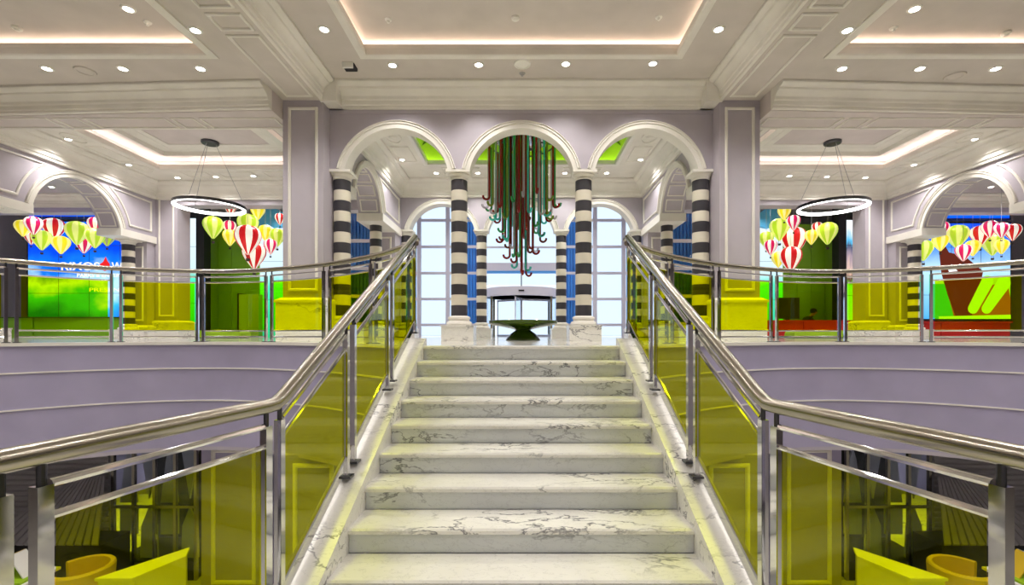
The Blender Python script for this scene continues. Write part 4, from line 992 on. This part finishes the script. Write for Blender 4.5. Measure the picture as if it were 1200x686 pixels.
# ------------------------------------------------------------------ person behind the red desk
def person():
    b = px(950, 0, 18.6); bx = b.x; by = 18.6
    J = {'pelvis':(bx-.28,by,.32),'waist':(bx-.24,by,.50),'chest':(bx-.12,by-.02,.70),'neck':(bx-.01,by-.03,.83),'head0':(bx+.05,by-.05,.90),'head1':(bx+.11,by-.06,1.00),'head2':(bx+.12,by-.06,1.08),
         'shl':(bx-.12,by-.2,.76),'ell':(bx+.02,by-.3,.52),'hal':(bx+.2,by-.25,.60),'shr':(bx-.12,by+.18,.76),'elr':(bx+.02,by+.26,.52),'har':(bx+.2,by+.2,.60),
         'hipl':(bx-.26,by-.1,.30),'knl':(bx+.12,by-.12,.34),'ftl':(bx+.12,by-.12,.04),'hipr':(bx-.26,by+.1,.30),'knr':(bx+.12,by+.12,.34),'ftr':(bx+.12,by+.12,.04)}
    E = [('pelvis','waist'),('waist','chest'),('chest','neck'),('neck','head0'),('head0','head1'),('head1','head2'),('chest','shl'),('shl','ell'),('ell','hal'),('chest','shr'),('shr','elr'),('elr','har'),
         ('pelvis','hipl'),('hipl','knl'),('knl','ftl'),('pelvis','hipr'),('hipr','knr'),('knr','ftr')]
    rad = dict(pelvis=.14,waist=.13,chest=.15,neck=.055,head0=.07,head1=.105,head2=.07,shl=.07,ell=.05,hal=.035,shr=.07,elr=.05,har=.035,hipl=.09,knl=.065,ftl=.05,hipr=.09,knr=.065,ftr=.05)
    names = list(J); me = bpy.data.meshes.new('person'); me.from_pydata([Vector(J[n]) - Vector((bx,by,0)) for n in names], [(names.index(a), names.index(c)) for a, c in E], [])
    tmp = bpy.data.objects.new('tmp', me); COL.objects.link(tmp)
    tmp.modifiers.new('skin', 'SKIN'); tmp.modifiers.new('sub', 'SUBSURF').levels = 2
    for i, n in enumerate(names): sv = me.skin_vertices[0].data[i]; sv.radius = (rad[n], rad[n]); sv.use_root = (n == 'pelvis')
    bpy.context.view_layer.update()
    m2 = bpy.data.meshes.new_from_object(tmp.evaluated_get(bpy.context.evaluated_depsgraph_get())); bpy.data.objects.remove(tmp)
    m2.materials.clear(); m2.materials.append(M['dark_cloth']); m2.materials.append(M['skin'])
    for p in m2.polygons:
        p.use_smooth = True; c = p.center
        p.material_index = 1 if (c.z > .85 or (c.x > .16 and .5 < c.z < .7 and abs(c.y) > .15)) else 0
    o = bpy.data.objects.new('person', m2); COL.objects.link(o); o.location = (bx, by, 0)
    tag(o, 'person in dark clothes leaning over the red reception desk', 'person')
    h = MB(); h.lathe([(.02,-.06),(.108,-.04),(.122,.03),(.11,.09),(.07,.13),(.01,.145)], 14, (bx+.085, by-.04, 1.01)); h.build('hair', 'hair', o)
    hd = Vector((bx+.11, by-.06, .99))
    n = MB(); n.lathe([(.0,-.02),(.018,-.012),(.012,.02),(.0,.03)], 8, hd + Vector((.10, -.01, -.02))); n.build('nose', 'skin', o)
    for q in (-.035, .035): k = MB(); k.lathe([(0,-.01),(.01,0),(0,.01)], 8, hd + Vector((.092, q-.005, .02))); k.build('eye', 'dark', o)
    for q in (-.1, .1): k = MB(); k.lathe([(0,-.03),(.016,-.015),(.02,.01),(.0,.03)], 8, hd + Vector((-.01, q, 0))); k.build('ear', 'skin', o)
person()
# stool the person sits on
b = px(950, 0, 18.6); e = empty('stool', (b.x-.28, 18.6, 0), 'low dark stool under the person behind the desk', 'stool')
MB().lathe([(.2,.13),(.2,.17),(.18,.19),(0,.19)], 20, (b.x-.28, 18.6, 0)).build('seat', 'dark', e); MB().lathe([(.15,0),(.15,.015),(.03,.03),(.03,.13)], 16, (b.x-.28, 18.6, 0)).build('base', 'dark_steel', e)

# ------------------------------------------------------------------ lower lobby
for s in (-1, 1):
    nm = SIDE[s]; L = lambda x, d: s*abs(lat(x, d))
    # pillars carrying the balcony
    for (xa, xb, d, k) in ((236, 312, 8.35, 'outer'), (330, 405, 7.4, 'inner')):
        a, b = sorted((L(xa, d), L(xb, d)))
        framed_pier('pier', a, b, d, d+.7, LOW, -1.76, '%s lilac pillar with cream panel under the %s balcony' % (k, nm), base=False, mat='fascia', fr=.18, pw=.07)
    # dark display kiosk with pale drapes
    d = 8.7; a, b = sorted((L(132, d), L(229, d))); z1 = zz(519, d); z0 = LOW
    k = empty('display_kiosk', ((a+b)/2, d, LOW), 'dark framed glass kiosk with pale drapes under the %s balcony' % nm, 'kiosk', 'display kiosks')
    MB().box(a, b, d, d+1.1, z1-.12, z1).build('roof', 'dark', k); MB().box(a, b, d+1.05, d+1.1, z0, z1-.12).build('back_panel', 'dark', k)
    MB().box(a, b, d, d+1.1, z0, z0+.35).build('base', 'dark', k)
    n = 4
    for i in range(n+1):
        x = a + (b-a)*i/n; MB().box(x-.025, x+.025, d-.01, d+.05, z0, z1-.1).build('frame_post', 'steel', k)
    zm = zz(594, d); MB().box(a, b, d-.015, d+.03, zm-.03, zm+.02).build('frame_rail', 'steel', k)
    for i in range(n):
        xa, xb = a+(b-a)*i/n+.03, a+(b-a)*(i+1)/n-.03
        MB().box(xa, xb, d+.015, d+.025, z0+.35, zm-.03).build('pane', 'clear_glass', k); MB().box(xa, xb, d+.015, d+.025, zm+.02, z1-.12).build('pane', 'clear_glass', k)
        xm = (xa+xb)/2; zt = z1-.13
        if i % 2 == 0:
            tri = [(xa,zm+.03),(xb,zm+.03),(xb-.1,zt-.2),(xm,zt),(xa+.1,zt-.2)]
        else: tri = [(xa,zt),(xb,zt),(xm,zm+.1)]
        MB().prism(tri, lambda u, v, q: (u, q, v), d+.12, d+.16).build('drape', 'drape', k)
        tri = [(xa,z0+.36),(xb,z0+.36),(xb-.02,zm-.4),(xm,zm-.05),(xa+.02,zm-.4)] if i % 2 else [(xa,zm-.05),(xb,zm-.05),(xb,z0+.8),(xa,z0+.8)]
        MB().prism(tri, lambda u, v, q: (u, q, v), d+.12, d+.16).build('drape', 'drape', k)
    # grey ribbed shutter wall
    d = 8.9; a, b = sorted((L(-60, d), L(128, d))); sh = empty('ribbed_shutter', ((a+b)/2, d, LOW), 'grey horizontally ribbed shutter beside the %s kiosk' % nm, 'shutter', 'ribbed shutters')
    z = -1.8
    while z > LOW + .1:
        MB().prism([(d,z),(d-.03,z-.03),(d-.03,z-.07),(d,z-.10)], lambda u, v, q: (q, u, v), a, b).build('slat', 'grey_metal', sh); z -= .1
    MB().box(a, b, d, d+.06, LOW, -1.78).build('backing', 'grey_metal', sh)
    # sloping ribbed awning in front
    d = 7.95; aw = empty('ribbed_awning', (L(40, d), d, LOW), 'dark grey ribbed sloping booth roof in front of the %s shutter' % nm, 'booth', 'ribbed booths')
    xi, xo = L(118, d), L(-20, d); xm = L(62, d); zr, ze = zz(575, d), zz(640, d)
    n = 14
    for i in range(n):
        t0, t1 = i/n, (i+.75)/n
        A = Vector((xm, d+.4, zr)).lerp(Vector((xi, d, ze)), 0); 
        p0 = Vector((xo+(xi-xo)*t0, d, ze)); p1 = Vector((xo+(xi-xo)*t1, d, ze)); q0 = Vector((xm+(p0.x-xm)*.35, d+.7, zr)); q1 = Vector((xm+(p1.x-xm)*.35, d+.7, zr))
        up_ = Vector((0,-.02,.03)); MB().add([p0,p1,q1,q0,p0+up_,p1+up_,q1+up_,q0+up_], [(0,3,2,1),(4,5,6,7),(0,1,5,4),(1,2,6,5),(2,3,7,6),(3,0,4,7)]).build('roof_slat', 'grey_metal', aw)
    MB().box(min(xi,xo)+.05, max(xi,xo)-.05, d+.06, d+.66, LOW, ze-.02).build('booth_body', 'dark', aw)
    # white low counter / sofa block with wedge plan
    d = 7.0; sf = empty('white_counter', (L(180, d), d, LOW), 'bright white wedge shaped lounge counter below the %s railing' % nm, 'counter', 'lounge counters')
    ztop = zz(659, d)
    P = [(L(122,d-.4), d-.5), (L(165,d-.4), d-.5), (L(212,d), d+.1), (L(200,d), d+.35)]
    MB().prism(P, XYZ, LOW, ztop).build('body', 'white_gloss', sf)
    P2 = [(x*1.0, y) for x, y in P]; MB().prism([(P[0][0], P[0][1]-.05), (P[1][0], P[1][1]-.05), (P[2][0], P[2][1]), (P[3][0], P[3][1]+.05)], XYZ, ztop, ztop+.04).build('counter_top', 'white_gloss', sf)
    # tub chairs
    for j, (xc, yc_, d, kk) in enumerate(((96, 664, 7.1, 'beside the white counter'),)):
        c = Vector((L(xc, d), d, LOW)); h = zz(yc_, d) - LOW
        tc_ = empty('tub_chair', c, 'yellow upholstered tub chair under the %s railing, %s' % (nm, kk), 'chair', 'tub chairs')
        b = MB(); pr = [(.30,.38),(.33,h),(.38,h+.01),(.40,h-.02),(.36,.36)]
        N = 18; a0, a1 = R(20), R(340); o = len(b.v); b.ring(lambda u, v, q: (c.x+u, c.y+v, c.z+q), (0,0), pr, a0 + (math.pi if s < 0 else 0), a1 + (math.pi if s < 0 else 0), N); b.build('backrest', 'yellow_fabric', tc_)
        MB().lathe([(.34,.34),(.36,.38),(.34,.46),(.28,.49),(0,.49)], 24, c).build('seat', 'yellow_fabric', tc_)
        for q in range(4):
            a = q*math.pi/2+.78; MB().tube([c+Vector((.24*math.cos(a),.24*math.sin(a),.34)), c+Vector((.3*math.cos(a),.3*math.sin(a),0))], .015, 6).build('leg', 'dark_steel', tc_)
    # small tent-shaped sign near the frame edge
    d = 6.9; c = Vector((L(20, d), d, zz(676, d))); z0 = c.z
    tb = empty('side_table', (c.x, c.y, LOW), 'white side table with lime tray at the %s frame edge' % nm, 'table', 'side tables')
    MB().box(c.x-.35, c.x+.35, d-.3, d+.3, z0-.04, z0).build('tabletop', 'white_gloss', tb); MB().box(c.x-.3, c.x+.3, d-.25, d+.25, z0, z0+.03).build('tray', 'lime_fabric', tb)
    for qx in (-.3,.3):
        for qy in (-.25,.25): MB().tube([(c.x+qx, d+qy, LOW), (c.x+qx, d+qy, z0-.04)], .02, 8).build('leg', 'dark_steel', tb)
    hs = empty('tent_card', (c.x, c.y, z0+.03), 'small orange and white tent card on the %s side table' % nm, 'card', 'tent cards')
    hh = .32
    for sg, mt in ((-1,'yellow_fabric'),(1,'white_gloss')):
        MB().prism([(c.x+sg*.22, z0+.03), (c.x+sg*.2, z0+.03), (c.x-sg*.005, z0+.03+hh), (c.x+sg*.015, z0+.03+hh)], lambda u, v, q: (u, q, v), d-.12, d+.12).build('card_side', mt, hs)
    # unseen lamps added to light the lobby under the balcony
    for i, (x, y) in enumerate(((6.6,9.6),(9.0,9.6),(4.6,9.8),(11.4,9.4),(6.6,12),(9.5,12))):
        downlight(s*x, y, -1.80, 'added recessed lamp in the soffit under the %s balcony, %s of six' % (nm, ORD[i]), 'added lower lobby downlights', 1.0)

for s in (-1, 1):
    nm = SIDE[s]
    for i, (x, y) in enumerate(((8.2,16.0),(10.6,16.4),(9.2,18.0),(14,16.2),(17,16.2))):  # lamps added to brighten the dim shop interiors
        downlight(s*x, y, 5.3, 'added shop ceiling lamp above the %s balloons, %s from the vestibule' % (nm, ORD[i]), 'added shop downlights')
    for i, y in enumerate((16.2, 19.5)):  # lamps added to brighten the backlit window frames
        downlight(s*2.6, y, 6.6, 'added porch ceiling lamp %s of the axis, %s from the rear arcade' % (nm, ORD[i]), 'added porch downlights', 2.5)
